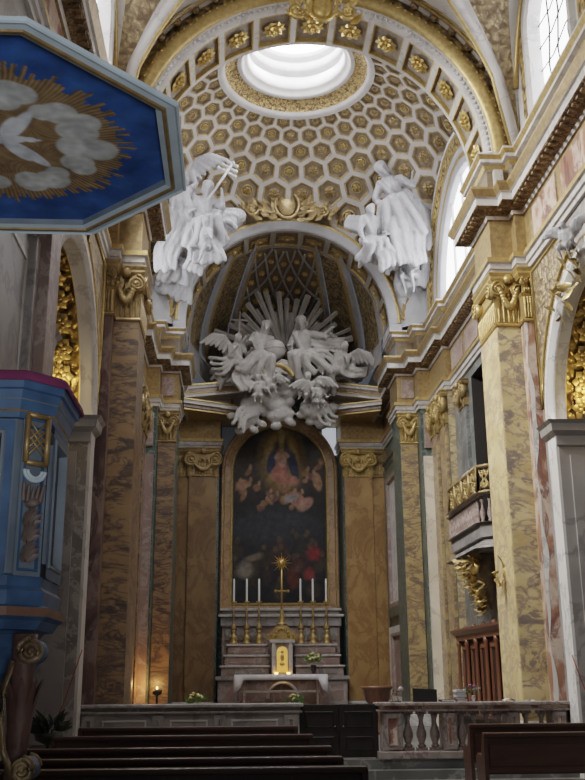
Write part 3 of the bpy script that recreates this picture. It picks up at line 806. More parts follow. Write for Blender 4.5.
# ================================================================== pilasters
def volute(mb, c, r, u, w, out, sgn, thick, mi=0):
    """scroll disc: raised spiral on a drum, eye in the middle"""
    c = Vector(c); u = Vector(u); w = Vector(w); out = Vector(out)
    n = 18
    ra_ = [c + (u * math.cos(2 * PI * k / n) + w * math.sin(2 * PI * k / n)) * r * .92 for k in range(n)]
    mb.loft([[p - out * thick for p in ra_], [p + out * thick * .5 for p in ra_]], mi, True)
    mb.tube([p + out * thick * .6 for p in spiral(c, r * .92, 2.3, u, w, sgn)], [r * .17 * (1 - .6 * k / 30) for k in range(31)], 6, mi)
    mb.ell(c + out * thick * .6, r * .2, mi=mi, nu=8, nv=6)
def pilaster(label, x, y, w, d, shaft, cap=M.gold, rotz=0, z0=.29, zc=8.1, zt=HA, side_volutes=False, festoon=True, group=None, name='pilaster', inlay=None, inner=None):
    """local frame: face looks to -y, back at y=0"""
    t = thing(name, label, 'pilaster', (x, y, z0), rotz, group)
    h = zt - z0; hc = zc - z0
    mb = MB(); mb.bbox(-w / 2, w / 2, -d, 0, .55, hc, .012, 0)
    if inlay:
        mb.box(-w / 2 + w * .16, w / 2 - w * .16, -d - .008, -d + .02, .8, hc - .25, 1)
    mats = [shaft] + ([inlay] if inlay else [])
    if inner:                  # the face turned to the middle of the church
        sx = -1 if x > XC else 1
        xa, xb = sx * w / 2, sx * (w / 2 + .012)
        mb.box(min(xa, xb), max(xa, xb), -d + .02, -.02, .55, hc - .02, len(mats)); mats.append(inner)
    mb.build('shaft', mats, t)
    pth = [(-w / 2, 0), (-w / 2, -d), (w / 2, -d), (w / 2, 0)]
    mb = MB(); mb.sweep(pth, [(-.02, 0), (.09, 0), (.09, .28), (.07, .30), (.085, .34), (.085, .38), (.05, .42), (.03, .44), (.045, .48), (.02, .55), (-.02, .55)], 0, side=-1)
    mb.build('base', M.whitem, t)
    ch = h - hc
    mb = MB(); mb.sweep(pth, [(-.02, hc - .05), (.03, hc - .05), (.045, hc - .02), (.03, hc + .01), (.0, hc + .02), (.02, hc + ch * .45), (.05, hc + ch * .5), (-.02, hc + ch * .5)], 0, side=-1)
    mb.box(-w / 2 + .01, w / 2 - .01, -d + .01, 0, hc, h - .02)
    nf = max(4, int(w / .09))
    for k in range(nf):
        xx = -w / 2 + w * (k + .5) / nf; mb.cap((xx, -d - .015, hc + .05), (xx, -d - .02, hc + ch * .42), .025, .03, 6)
    if side_volutes:
        nf = max(4, int(d / .12))
        for sx in (-1, 1):
            for k in range(nf):
                yy = -d * (k + .5) / nf; mb.cap((sx * (w / 2 + .015), yy, hc + .05), (sx * (w / 2 + .02), yy, hc + ch * .42), .025, .03, 6)
    for k in range(5):
        mb.ell((-w / 2 + w * (k + .5) / 5, -d - .05, hc + ch * .56), (w * .075, .05, .06), nu=8, nv=6)
    cp = mb.build('capital', cap, t)
    mb = MB(); mb.sweep(pth, [(-.02, h - ch * .2), (.06, h - ch * .2), (.1, h - ch * .12), (.1, h - ch * .08), (.13, h - .02), (.13, h), (-.02, h)], 0, side=-1)
    mb.build('abacus', cap, cp)
    r = min(.27, w * .36, ch * .32)
    zz = h - ch * .2 - r * .85
    for sx in (-1, 1):
        mb = MB(); volute(mb, (sx * (w / 2 - r * .25), -d - .07, zz), r, (1, 0, 0), (0, 0, 1), (0, -1, 0), -sx, .09)
        leaf_strip(mb, (sx * (w / 2 - r * .2), -d - .04, zz - r * 2.2), (sx * (w / 2 - r * .1), -d - .06, zz - r * .8), (0, -1, 0), r * .4)
        mb.build('volute', cap, cp)
        if side_volutes:
            for yy in (-d + r * .3, -r * .6):
                mb = MB(); volute(mb, (sx * (w / 2 + .07), yy, zz), r, (0, 1, 0), (0, 0, 1), (sx, 0, 0), 1 if yy < -d / 2 else -1, .09); mb.build('volute', cap, cp)
    if festoon:
        mb = MB(); n = 15
        for k in range(n + 1):
            q = k / n; xx = -w / 2 + r * .4 + (w - r * .8) * q
            z = zz - r * .1 - math.sin(PI * q) * min(.34, ch * .34)
            mb.ell((xx, -d - .12, z), (.045 + .03 * math.sin(PI * q), .05, .05 + .035 * math.sin(PI * q)), nu=8, nv=6)
        mb.build('garland', cap, cp)
        mb = MB(); mb.ell((0, -d - .13, h - ch * .14), (.09, .06, .1), nu=10, nv=7); mb.build('shell', cap, cp)
    return t
for s in (1, -1):
    sd = 'right' if s > 0 else 'left'
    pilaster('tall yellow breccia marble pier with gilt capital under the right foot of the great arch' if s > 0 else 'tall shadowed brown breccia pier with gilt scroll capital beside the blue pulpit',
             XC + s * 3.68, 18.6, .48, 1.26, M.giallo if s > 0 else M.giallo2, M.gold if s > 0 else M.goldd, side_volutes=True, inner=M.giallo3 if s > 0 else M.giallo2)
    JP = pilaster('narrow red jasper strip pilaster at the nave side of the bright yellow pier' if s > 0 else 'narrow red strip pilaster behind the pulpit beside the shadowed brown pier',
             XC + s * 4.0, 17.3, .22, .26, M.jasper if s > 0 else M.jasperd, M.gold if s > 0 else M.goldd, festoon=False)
    if s > 0:
        mb = MB(); rr_ = random.Random(3); rows = []
        for k in range(60):
            z = .6 + 7.15 * k / 59; w_ = .055 + .035 * math.sin(z * 2.4) + .02 * math.sin(z * 6.1); rows.append([(-.112, -.265, z), (-.11 + w_, -.265, z)])
        mb.loft(rows, 0, False, False, False); mb.build('wavy_white_edge', M.brightm, JP)
    # chancel side: two pilasters facing across, one pier facing the nave, one pale strip between
    rz = -PI / 2 * s
    for (yy, txt) in ((26.9, 'yellow marble pilaster facing across the chancel, second from the apse corner on the %s'), (25.75, 'yellow marble pilaster facing across the chancel on the %s, beside the balcony recess')):
        if s < 0: txt = txt.replace(', beside the balcony recess', ', half hidden by the brown pier')
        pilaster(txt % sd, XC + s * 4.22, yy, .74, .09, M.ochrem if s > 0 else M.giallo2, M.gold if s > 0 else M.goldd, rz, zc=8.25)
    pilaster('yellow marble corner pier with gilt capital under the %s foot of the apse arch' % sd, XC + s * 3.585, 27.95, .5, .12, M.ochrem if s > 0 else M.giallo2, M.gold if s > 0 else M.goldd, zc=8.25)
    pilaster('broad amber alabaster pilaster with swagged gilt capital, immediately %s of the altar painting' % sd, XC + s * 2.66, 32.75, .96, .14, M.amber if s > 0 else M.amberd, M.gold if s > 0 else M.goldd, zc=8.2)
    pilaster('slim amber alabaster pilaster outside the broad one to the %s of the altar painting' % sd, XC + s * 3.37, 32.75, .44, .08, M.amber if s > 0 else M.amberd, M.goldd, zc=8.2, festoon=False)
    # pale strip
    mb = MB(); x0 = XC + s * 4.05
    mb.box(x0 - .17, x0 + .15, 27.18, 27.35, .3, 7.7, 0); mb.box(x0 - .19, x0 + .19, 27.26, 27.36, 7.7, 7.9, 2); mb.box(x0 - .12, x0 + .12, 27.22, 27.35, 7.95, 8.95, 1)
    tag(mb.build('marble_strip', [M.pinkm if s < 0 else M.creamm, M.pinkm, M.verde]), 'pale marble strip with pink block above, between the %s corner pier and its neighbour' % sd, 'wall panel')
    # niche between pier and altar pilaster
    mb = MB(); xs = XC + s * 3.62; f = lambda o: xs - s * o
    P = lambda u, v, d: (f(.13 - d), u, v)
    mb.coffer(P, 29.5, 32.3, 3.4, 8.2, .3, .3, .1, (0, 1, 2), 2); mb.coffer(P, 29.5, 32.3, .8, 3.1, .3, .2, .1, (2, 1, 1), 2)
    mb.sweep([(f(0), 29.4), (f(0), 32.4)], [(0, 8.25), (.06, 8.3), (.1, 8.45), (.16, 8.5), (.16, 8.58), (0, 8.6)], 0, side=s)
    tag(mb.build('niche_panel', [M.verde, M.pinkm, M.brightm if s > 0 else M.greym]), 'grey marble niche with pale frame in the %s wall of the apse' % sd, 'wall panel')

# pink marble half pier in the left foreground, near end of the chapel arch
pilaster('pinkish marble pilaster above the pulpit rail at the near side of the gilded chapel arch', XC - 4.1, 11.3, .6, .25, M.pinkm, M.greym, PI / 2, zc=8.3)
mb = MB()
P = lambda u, v, d: (XC - 4.08 - d, u, v)
mb.coffer(P, 8.2, 11.0, 2.2, 6.6, .16, .16, .12, (0, 1, 2), 2)
mb.sweep([(XC - 4.1, 8.0), (XC - 4.1, 11.1)], [(0, 6.7), (.06, 6.75), (.08, 7.0), (.2, 7.1), (.24, 7.3), (.34, 7.4), (.34, 7.5), (0, 7.55)], 0, side=-1)
for y in (8.05, 10.95): mb.bbox(XC - 4.12, XC - 3.98, y - .14, y + .14, 1.0, 6.7, .02, 0)
tag(mb.build('marble_aedicule', [M.greym, M.whitem, M.darkm]), 'grey marble tabernacle frame on the left wall behind the pulpit canopy', 'wall monument')
mb = MB(); mb.coffer(lambda u, v, d: (XC - 4.07 - d, u, v), 9.4, 10.8, 7.75, 8.75, .12, .12, .08, (0, 1, 2), 2)
tag(mb.build('relief_panel', [M.whitem, M.gold, M.gilt]), 'small gilt relief in a pale frame above the left marble tabernacle frame', 'relief')

# ================================================================== altar wall
def xz(mb2, Yb):
    """turn a mesh drawn as plan + height into elevation + projection"""
    mb2.v = [(x, Yb - z, y) for x, y, z in mb2.v]; return mb2
M.framem = marble('frame_marble', (.36, .22, .11), (.46, .30, .16), (.25, .14, .08), 2, rough=.35, width=.05)
pt = thing('altarpiece', 'tall arched oil painting of a robed woman in golden glow above the altar', 'painting', (0, 0, 0))
zsP = 10.64 - 2.08
def archpath(h, zb): return [(XC - h, zb), (XC - h, zsP)] + [(XC + h * math.cos(PI - PI * k / 32), zsP + h * math.sin(PI * k / 32)) for k in range(1, 32)] + [(XC + h, zsP), (XC + h, zb)]
mb = MB(); mb.sweep(archpath(1.62, 4.02), [(0, .12), (.03, .2), (.07, .2), (.09, .16), (.30, .20), (.33, .26), (.40, .26), (.44, .2), (.46, 0)], [1, 1, 1, 0, 1, 0, 0, 0], side=1, closed=True)
xz(mb, 33.9).build('frame', [M.framem, M.gold], pt)
# the picture itself: soft brushed colour over a dark ground
def blob(x, z, cx, cz, rx, rz, rot=0, soft=.35):
    c, s_ = math.cos(rot), math.sin(rot); dx, dz = x - cx, z - cz
    a, b = (dx * c + dz * s_) / rx, (-dx * s_ + dz * c) / rz
    d = math.sqrt(a * a + b * b)
    return max(0, min(1, (1 - d) / soft + .5)) if d < 1 + soft else 0
random.seed(11)
STROKES = []
def st(cx, cz, rx, rz, col, rot=0, soft=.35, a=1.0): STROKES.append((cx, cz, rx, rz, col, rot, soft, a))
# units: x -1..1 over the width, z 0..1 over the height
st(.05, .80, .42, .17, (.34, .22, .08), 0, .8); st(.05, .82, .30, .13, (.55, .40, .16), 0, .7); st(.05, .83, .21, .11, (.12, .10, .09), 0, .4)
st(.30, .775, .10, .09, (.05, .06, .12), .2); st(-.18, .79, .09, .07, (.05, .06, .13), -.2)
st(.04, .775, .12, .095, (.50, .24, .20), .05); st(.0, .72, .17, .05, (.48, .20, .16), .3); st(.20, .69, .22, .03, (.50, .22, .17), -.25); st(.06, .81, .09, .05, (.62, .38, .32), 0)
st(.05, .877, .05, .026, (.60, .42, .28), 0); st(.045, .89, .06, .022, (.16, .09, .05), 0); st(-.02, .83, .10, .018, (.60, .42, .33), .5); st(.13, .835, .10, .018, (.60, .42, .33), -.5)
st(.05, .93, .06, .05, (.6, .48, .22), 0, .8)
for k in range(26):
    a = random.uniform(-1, 1); z = random.uniform(.58, .80) if abs(a) > .5 else random.uniform(.52, .64)
    c = random.choice([(.36, .19, .11), (.40, .23, .13), (.30, .14, .09), (.26, .13, .12)])
    st(a * .92, z, random.uniform(.05, .10), random.uniform(.012, .028), c, random.uniform(-.9, .9), .5, .8); st(a * .92 + .05, z + .025, .035, .014, (.45, .28, .18), 0, .4, .8)
st(.40, .57, .26, .035, (.44, .22, .17), -.6); st(.55, .55, .20, .03, (.46, .26, .2), .7); st(.25, .585, .16, .02, (.34, .32, .32), .3); st(.82, .68, .1, .05, (.44, .27, .17), .2); st(-.80, .66, .13, .03, (.42, .24, .15), .5)
st(-.1, .43, 1.1, .1, (.035, .04, .05), 0, .6, .8)
for k in range(30):
    a = random.uniform(-1, 1); z = random.uniform(.06, .34)
    c = random.choice([(.05, .032, .025), (.035, .026, .02), (.06, .045, .03), (.025, .025, .03), (.07, .03, .025)])
    st(a * .95, z, random.uniform(.08, .2), random.uniform(.03, .06), c, random.uniform(-1, 1), .5, .75); st(a * .95, z + .06, .05, .018, (.10, .065, .045), 0, .4, .7)
st(-.74, .18, .17, .045, (.20, .17, .14), .6, .6); st(-.55, .25, .2, .02, (.15, .12, .09), .3, .6); st(.72, .27, .14, .04, (.20, .03, .035), .2, .6); st(.62, .16, .12, .035, (.2, .04, .04), -.2, .6); st(.28, .13, .12, .05, (.10, .03, .02), 0, .6)
PW, PZ0, PZ1 = 1.64, 4.0, 10.64 - .44
def paint_col(x, z):
    col = [.018, .018, .022]
    g = max(0, 1 - abs(z - .78) / .3); col = [col[0] + .04 * g, col[1] + .028 * g, col[2] + .015 * g]
    n = noise.noise(Vector((x * 4, z * 14, 3))) * .35 + noise.noise(Vector((x * 12, z * 40, 1))) * .25
    xw, zw = x + n * .03, z + noise.noise(Vector((x * 7, z * 20, 9))) * .008
    for cx, cz, rx, rz, c, rot, soft, a in STROKES:
        # measured in metres so that ellipses keep their shape
        k = blob(xw * PW, zw * 6.2, cx * PW, cz * 6.2, rx * PW, rz * 6.2, rot, soft) * a
        if k > 0:
            f = 1 + n * .6
            col = [col[i] * (1 - k) + c[i] * f * k for i in range(3)]
    return col
def painted_grid(name, material, nx, nz, pos, colf, parent, inside=lambda x, z: True):
    me = bpy.data.meshes.new(name); vs = []; cs = []
    for j in range(nz + 1):
        for i in range(nx + 1):
            u, v = i / nx, j / nz; vs.append(pos(u, v)); cs.append(colf(u, v))
    fs = [(j * (nx + 1) + i, j * (nx + 1) + i + 1, (j + 1) * (nx + 1) + i + 1, (j + 1) * (nx + 1) + i) for j in range(nz) for i in range(nx)]
    me.from_pydata(vs, [], fs); me.materials.append(material)
    ca = me.color_attributes.new('paint', 'FLOAT_COLOR', 'POINT')
    ca.data.foreach_set('color', [q for c in cs for q in (c[0], c[1], c[2], 1.0)])
    o = bpy.data.objects.new(name, me); COL.objects.link(o); o.parent = parent; return o
def cpos(u, v):
    x = (2 * u - 1) * PW; top = zsP + math.sqrt(max(0, PW * PW - x * x))
    return (XC + x, 33.78, PZ0 + (top - PZ0) * v)
def ccol(u, v):
    p = cpos(u, v); return paint_col((p[0] - XC) / PW, (p[2] - PZ0) / (zsP + PW - PZ0))
painted_grid('canvas', M.canvas, 110, 220, cpos, ccol, pt)

# broken pediment
for s in (1, -1):
    mb = MB()
    def bar(xa, xb, ya, yb, za, zb, h0, h1, mi):
        """moulding from (xa, ya, za) to (xb, yb, zb), deep to the apse wall"""
        v = []
        for x, y, z in ((xa, ya, za), (xb, yb, zb)): v += [(XC + s * x, y, z + h0), (XC + s * x, y, z + h1), (XC + s * x, 33.4, z + h1), (XC + s * x, 33.4, z + h0)]
        mb.add(v, [(0, 1, 2, 3), (7, 6, 5, 4), (0, 4, 5, 1), (1, 5, 6, 2), (2, 6, 7, 3), (3, 7, 4, 0)], mi)
    for (h0, h1, o, mi) in ((0, .10, .0, 0), (.10, .13, .05, 1), (.13, .24, .09, 2), (.24, .33, .16, 0), (.33, .38, .22, 1)):
        bar(1.12, 3.28, 31.75 - o, 30.95 - o, 10.92, 10.46, h0, h1, mi)          # raking cornice
    for (h0, h1, o, mi) in ((0, .06, .0, 1), (.06, .16, .08, 2), (.16, .28, .2, 0), (.28, .32, .26, 1)):
        bar(1.45, 3.28, 32.0 - o, 31.1 - o, 10.12, 10.12, h0, h1, mi)            # level cornice below
    bar(1.75, 3.28, 32.25, 31.5, 10.4, 10.1, 0, .4, 3)
    tag(mb.build('pediment_fragment', [M.whitem, M.gold, M.frieze, M.stucco_warm]), 'sloping broken pediment piece with gold fillets %s of the stucco cloud' % ('right' if s > 0 else 'left'), 'pediment')
    mb = MB(); mb.box(XC + s * 1.8 - .25, XC + s * 1.8 + .25, 33.82, 33.88, 9.2, 10.2)
    struct(mb.build('window_%d' % (6 if s > 0 else 7), glow('dim_daylight', (.7, .75, .85) if s > 0 else (.12, .13, .15), .6 if s > 0 else .1)))

# ---- altar
al = thing('altar', 'stepped pink and grey marble high altar with candle ledges below the painting', 'altar', (XC, 32.6, .66))
def lb(mb, x0, x1, y0, y1, z0, z1, mi=0, b=.015): mb.bbox(x0, x1, y0 - 32.6, y1 - 32.6, z0 - .66, z1 - .66, b, mi)
mb = MB()
lb(mb, -1.95, 1.95, 33.0, 33.62, .67, 3.2, 0); lb(mb, -2.0, 2.0, 32.9, 33.62, 3.2, 3.5, 1); lb(mb, -2.08, 2.08, 32.8, 33.62, 3.5, 3.58, 2); lb(mb, -1.95, 1.95, 32.95, 33.62, 3.58, 3.70, 1); lb(mb, -2.02, 2.02, 32.85, 33.62, 3.70, 3.78, 2)
for s in (1, -1): lb(mb, s * 1.3 - .55, s * 1.3 + .55, 32.96, 33.1, 2.75, 3.12, 3)
mb.build('reredos', [M.pinkm, M.greym, M.whitem, M.darkm], al)
for k, (z0, z1, y0, hw) in enumerate(((1.62, 1.95, 31.95, 1.95), (1.95, 2.28, 32.2, 1.85), (2.28, 2.62, 32.45, 1.75))):
    for s in (-1, 1):
        xa, xb = sorted((s * .43, s * hw)); xc, xd = sorted((s * .40, s * (hw + .05)))
        mb = MB(); lb(mb, xa, xb, y0 + .06, 32.95, z0, z1 - .06, 0); lb(mb, xc, xd, y0, 32.95, z1 - .06, z1, 1)
        lb(mb, s * 1.15 - .6, s * 1.15 + .6, y0 + .04, y0 + .2, z0 + .06, z1 - .12, 2)
        mb.build('candle_ledge', [M.pinkm, M.whitem, M.darkm if k == 0 else M.pinkm], al)
mb = MB(); lb(mb, -2.05, 2.05, 31.9, 33.6, .67, 1.50, 0); lb(mb, -2.12, 2.12, 31.8, 33.6, 1.50, 1.62, 1)
for s in (1, -1):
    mb.coffer(lambda u, v, d: (u, -.71 + d, v), s * 1.72 - .28, s * 1.72 + .28, .1, .78, .05, .06, .03, (1, 1, 2), 2)
mb.build('altar_block', [M.pinkm, M.greym, M.darkm], al)
mb = MB(); P = lambda a, r, y: (r * math.cos(a), y, .28 + r * math.sin(a))
mb.arc(P, [(.42, -.74), (.42, -.78), (.52, -.78), (.52, -.70)], 0, PI, 20, 0); mb.build('front_arch', M.whitem, al)
# tabernacle
tb = thing('tabernacle', 'small gilt tabernacle with glowing door and scrolled pediment in the middle of the altar', 'tabernacle', (XC - .02, 31.85, 1.63))
mb = MB(); mb.bbox(-.34, .34, 0, .6, 0, 1.05, .02, 0)
for s in (1, -1): mb.bbox(s * .27 - .06, s * .27 + .06, -.06, .05, .05, 1.0, .015, 1)
mb.bbox(-.4, .4, -.1, .6, 1.0, 1.1, .02, 1)
mb.build('case', [M.greym, M.whitem], tb)
mb = MB(); pts = [(-.17, .1), (.17, .1), (.17, .72)] + [(.17 * math.cos(PI * k / 10), .72 + .17 * math.sin(PI * k / 10)) for k in range(1, 10)] + [(-.17, .72)]
mb.hprism(pts, -.05, .02); d = mb.build('door', plain('lit_gold', (.8, .5, .14), .3, .6, .2, 10, .2, (1, .55, .12), .55), tb)
mb = MB(); mb.ell((0, -.06, .55), (.06, .04, .12)); mb.ell((0, -.06, .72), (.05, .035, .05)); mb.ell((0, -.06, .35), (.08, .04, .06)); mb.build('relief_chalice', M.goldb, d)
mb = MB(); prof = [(-.5, 1.1), (-.42, 1.28), (-.3, 1.36), (-.2, 1.5), (0, 1.58), (.2, 1.5), (.3, 1.36), (.42, 1.28), (.5, 1.1)]
mb.hprism(prof, -.06, .3); 
for s in (1, -1): volute(mb, (s * .42, -.07, 1.2), .1, (1, 0, 0), (0, 0, 1), (0, -1, 0), s, .03)
for k in range(7): a = PI * k / 6; mb.ell((.2 * math.cos(a), -.08, 1.22 + .2 * math.sin(a)), .05, nu=8, nv=6)
mb.build('pediment', M.gold, tb)
for s in (-1, 1):
    mb = MB(); mb.ell((0, 0, .05), (.05, .05, .06), nu=10, nv=7); mb.lathe([(.05, 0), (.04, .02), (.06, .1)], n=10)
    o = tag(mb.build('votive_light', M.lamp, None, (XC - .02 + s * .19, 31.72, 1.625)), 'small glowing votive light at the %s foot of the tabernacle door' % ('left' if s < 0 else 'right'), 'candle')
# altar table with its cloth, in front
tz = 1.66
tt = thing('altar_table', 'slender white topped altar table standing in front of the marble altar', 'table', (XC - .12, 31.0, .66))
mb = MB(); mb.bbox(-1.38, 1.38, -.4, .42, tz - .75, tz - .67, .015); mb.build('table_top', M.whitem, tt)
for sx in (-1, 1):
    for sy in (-1, 1):
        mb = MB(); mb.lathe([(.06, 0), (.06, .06), (.035, .1), (.045, .3), (.03, .6), (.05, .8), (.05, tz - .75)], (sx * 1.12, sy * .28, 0), 10); mb.build('leg', M.pinkm, tt)
mb = MB(); mb.bbox(-1.2, 1.2, -.2, .2, .48, .54, .01); mb.build('shelf', M.whitem, tt)
mb = MB(); n = 60; rows = []
for k in range(n + 1):
    u = -1 + 2 * k / n; x = u * 1.52
    if abs(x) <= 1.40: rows.append((x, tz + .01 - .66, abs(x)))
    else: rows.append((math.copysign(1.40 + .012 * math.sin(k), x), 0, 0))
top = [(-1.41, z) for z in (tz - 1.2, tz - 1.0, tz - .8)] + [(-1.41, tz - .655), (1.41, tz - .655)] + [(1.41, z) for z in (tz - .8, tz - 1.0, tz - 1.2)]
rings = []
for j in range(9):
    y = -.43 + .87 * j / 8
    rings.append([(x + math.copysign(.02 * math.sin(j * 2.2) * (1 if z < tz - .7 else 0), x), y, z) for x, z in top])
mb.loft(rings, 0, False, False, False)
nx = 40; row = []
for i in range(nx + 1):
    x = -1.41 + 2.82 * i / nx; dr = .16 if abs(x) < 1.16 else .50 - .25 * max(0, (1.3 - abs(x)) / .14 if abs(x) < 1.3 else 0)
    row.append([(x, -.435, tz - .655), (x, -.445 - .012 * math.sin(i * 1.9), tz - .655 - dr * .5), (x, -.44 - .02 * math.sin(i * 1.9), tz - .655 - dr)])
mb.loft(row, 0, True, False, False)
o = mb.build('altar_cloth', M.linen, None, (XC - .12, 31.0, .66)); sm = o.modifiers.new('thick', 'SOLIDIFY'); sm.thickness = .008; sm.offset = 1
tag(o, 'white linen cloth hanging over both ends of the altar table', 'tablecloth')
# candlesticks
PX = [233.5, 246.5, 259, 301, 313.5, 327]
ordn = ['first', 'second', 'third', 'fourth', 'fifth', 'sixth']
def candlestick_prof(h): return [(.15, 0), (.15, .04), (.10, .08), (.13, .16), (.13, .24), (.06, .3), (.05, .36), (.10, .44), (.115, .52), (.06, .62), (.035, .68), (.03, h * .62), (.055, h * .66), (.03, h * .7), (.028, h - .12), (.05, h - .08), (.10, h - .02), (.10, h), (.01, h)]
proto = None
hc = at(280, 601, 32.55).z - 2.62
for k, px in enumerate(PX):
    p = at(px, 640, 32.55); lab = 'gilt candlestick on the altar ledge, %s of the six counted from the left' % ordn[k]
    if proto is None:
        proto = thing('candlestick', lab, 'candlestick', (p.x, 32.62, 2.62), 0, 'six altar candlesticks')
        mb = MB(); mb.lathe(candlestick_prof(hc)[:8], n=14); mb.build('base', M.gold, proto)
        mb = MB(); mb.lathe(candlestick_prof(hc)[7:15], n=12); mb.build('stem', M.goldd, proto)
        mb = MB(); mb.lathe(candlestick_prof(hc)[14:], n=14); mb.build('drip_pan', M.goldb, proto)
    else: dup(proto, (p.x, 32.62, 2.62), lab)
    mb = MB(); mb.lathe([(.034, 0), (.034, .02), (.03, .76), (.012, .775), (.004, .80)], n=10)
    hcnd = at(px, 578, 32.62).z - at(px, 601, 32.62).z
    mb.v = [(x, y, z * hcnd / .8) for x, y, z in mb.v]
    tag(mb.build('candle', M.wax, None, (p.x, 32.62, 2.62 + hc)), 'white candle in the %s altar candlestick counted from the left' % ordn[k], 'candle', 'six altar candles')
# tall cross with rays
zt_ = 1.63 + 1.56
cr = thing('altar_cross', 'tall gilt altar cross ending in a radiant sunburst above the tabernacle', 'cross', (XC - .02, 32.0, zt_))
mb = MB(); mb.lathe([(.16, 0), (.16, .05), (.08, .1), (.12, .22), (.05, .34), (.07, .42), (.03, .5)], n=14); mb.build('foot', M.gold, cr)
zc_ = at(281, 563, 32.0).z - zt_
mb = MB(); mb.lathe([(.03, .48), (.03, zc_)], n=8); mb.tube([(-.2, 0, zc_ - .9), (.2, 0, zc_ - .9)], .03, 8)
for q in ((-.2, zc_ - .9), (.2, zc_ - .9)): mb.ell((q[0], 0, q[1]), .05, nu=8, nv=6)
mb.build('stem', M.goldb, cr)
mb = MB()
for k in range(16):
    a = 2 * PI * k / 16; L = .36 if k % 2 == 0 else .26
    c, s_ = math.cos(a), math.sin(a)
    mb.add([(-.04 * s_, -.01, zc_ + .04 * c), (.04 * s_, -.01, zc_ - .04 * c), (L * c, -.01, zc_ + L * s_), (.1 * c, -.05, zc_ + .1 * s_)], [(0, 2, 3), (2, 1, 3), (0, 1, 2)])
mb.ell((0, -.02, zc_), (.11, .05, .11)); mb.build('sunburst', M.goldb, cr)
# flowers on the altar table
def flower_vase(name, lab, loc, petals, r, h, vm, n=60, cat='flowers'):
    t = thing(name, lab, cat, loc)
    mb = MB(); mb.lathe([(.01, 0), (h * .28, 0), (h * .2, h * .1), (h * .36, h * .5), (h * .3, h * .85), (h * .36, h)], n=14); mb.build('vase', vm, t)
    mb = MB(); rg = random.Random(len(lab))
    for k in range(n):
        a = rg.uniform(0, 2 * PI); q = rg.uniform(0, 1) ** .6; z = h + r * .5 + r * .75 * (rg.random() - .3)
        p = Vector((r * q * math.cos(a), r * q * math.sin(a), z)); d = Vector((math.cos(a), math.sin(a), rg.uniform(.2, 1)))
        leaf_strip(mb, p, p + d.normalized() * r * .45, (d.y, -d.x, .4), r * .12, 4)
    mb.build('leaves', M.leafg, t)
    mb = MB()
    for k in range(n // 3):
        a = rg.uniform(0, 2 * PI); q = rg.uniform(0, 1) ** .6; p = (r * q * math.cos(a), r * q * math.sin(a), h + r * (.6 + .9 * (1 - q * q) * rg.uniform(.7, 1)))
        mb.ell(p, (r * .19, r * .19, r * .13), nu=7, nv=5)
    mb.build('blossoms', petals, t)
    return t
p = at(313.5, 672, 31.1); flower_vase('flower_vase', 'dark vase of yellow white flowers on the right end of the altar cloth', (p.x, 31.1, tz + .022), M.petaly, .26, .26, M.blk)
p = at(294, 704, 30.4); flower_vase('flower_arrangement', 'low yellow flower arrangement on the floor under the altar table', (p.x, 30.3, .665), M.petaly, .24, .1, M.terra, 40)
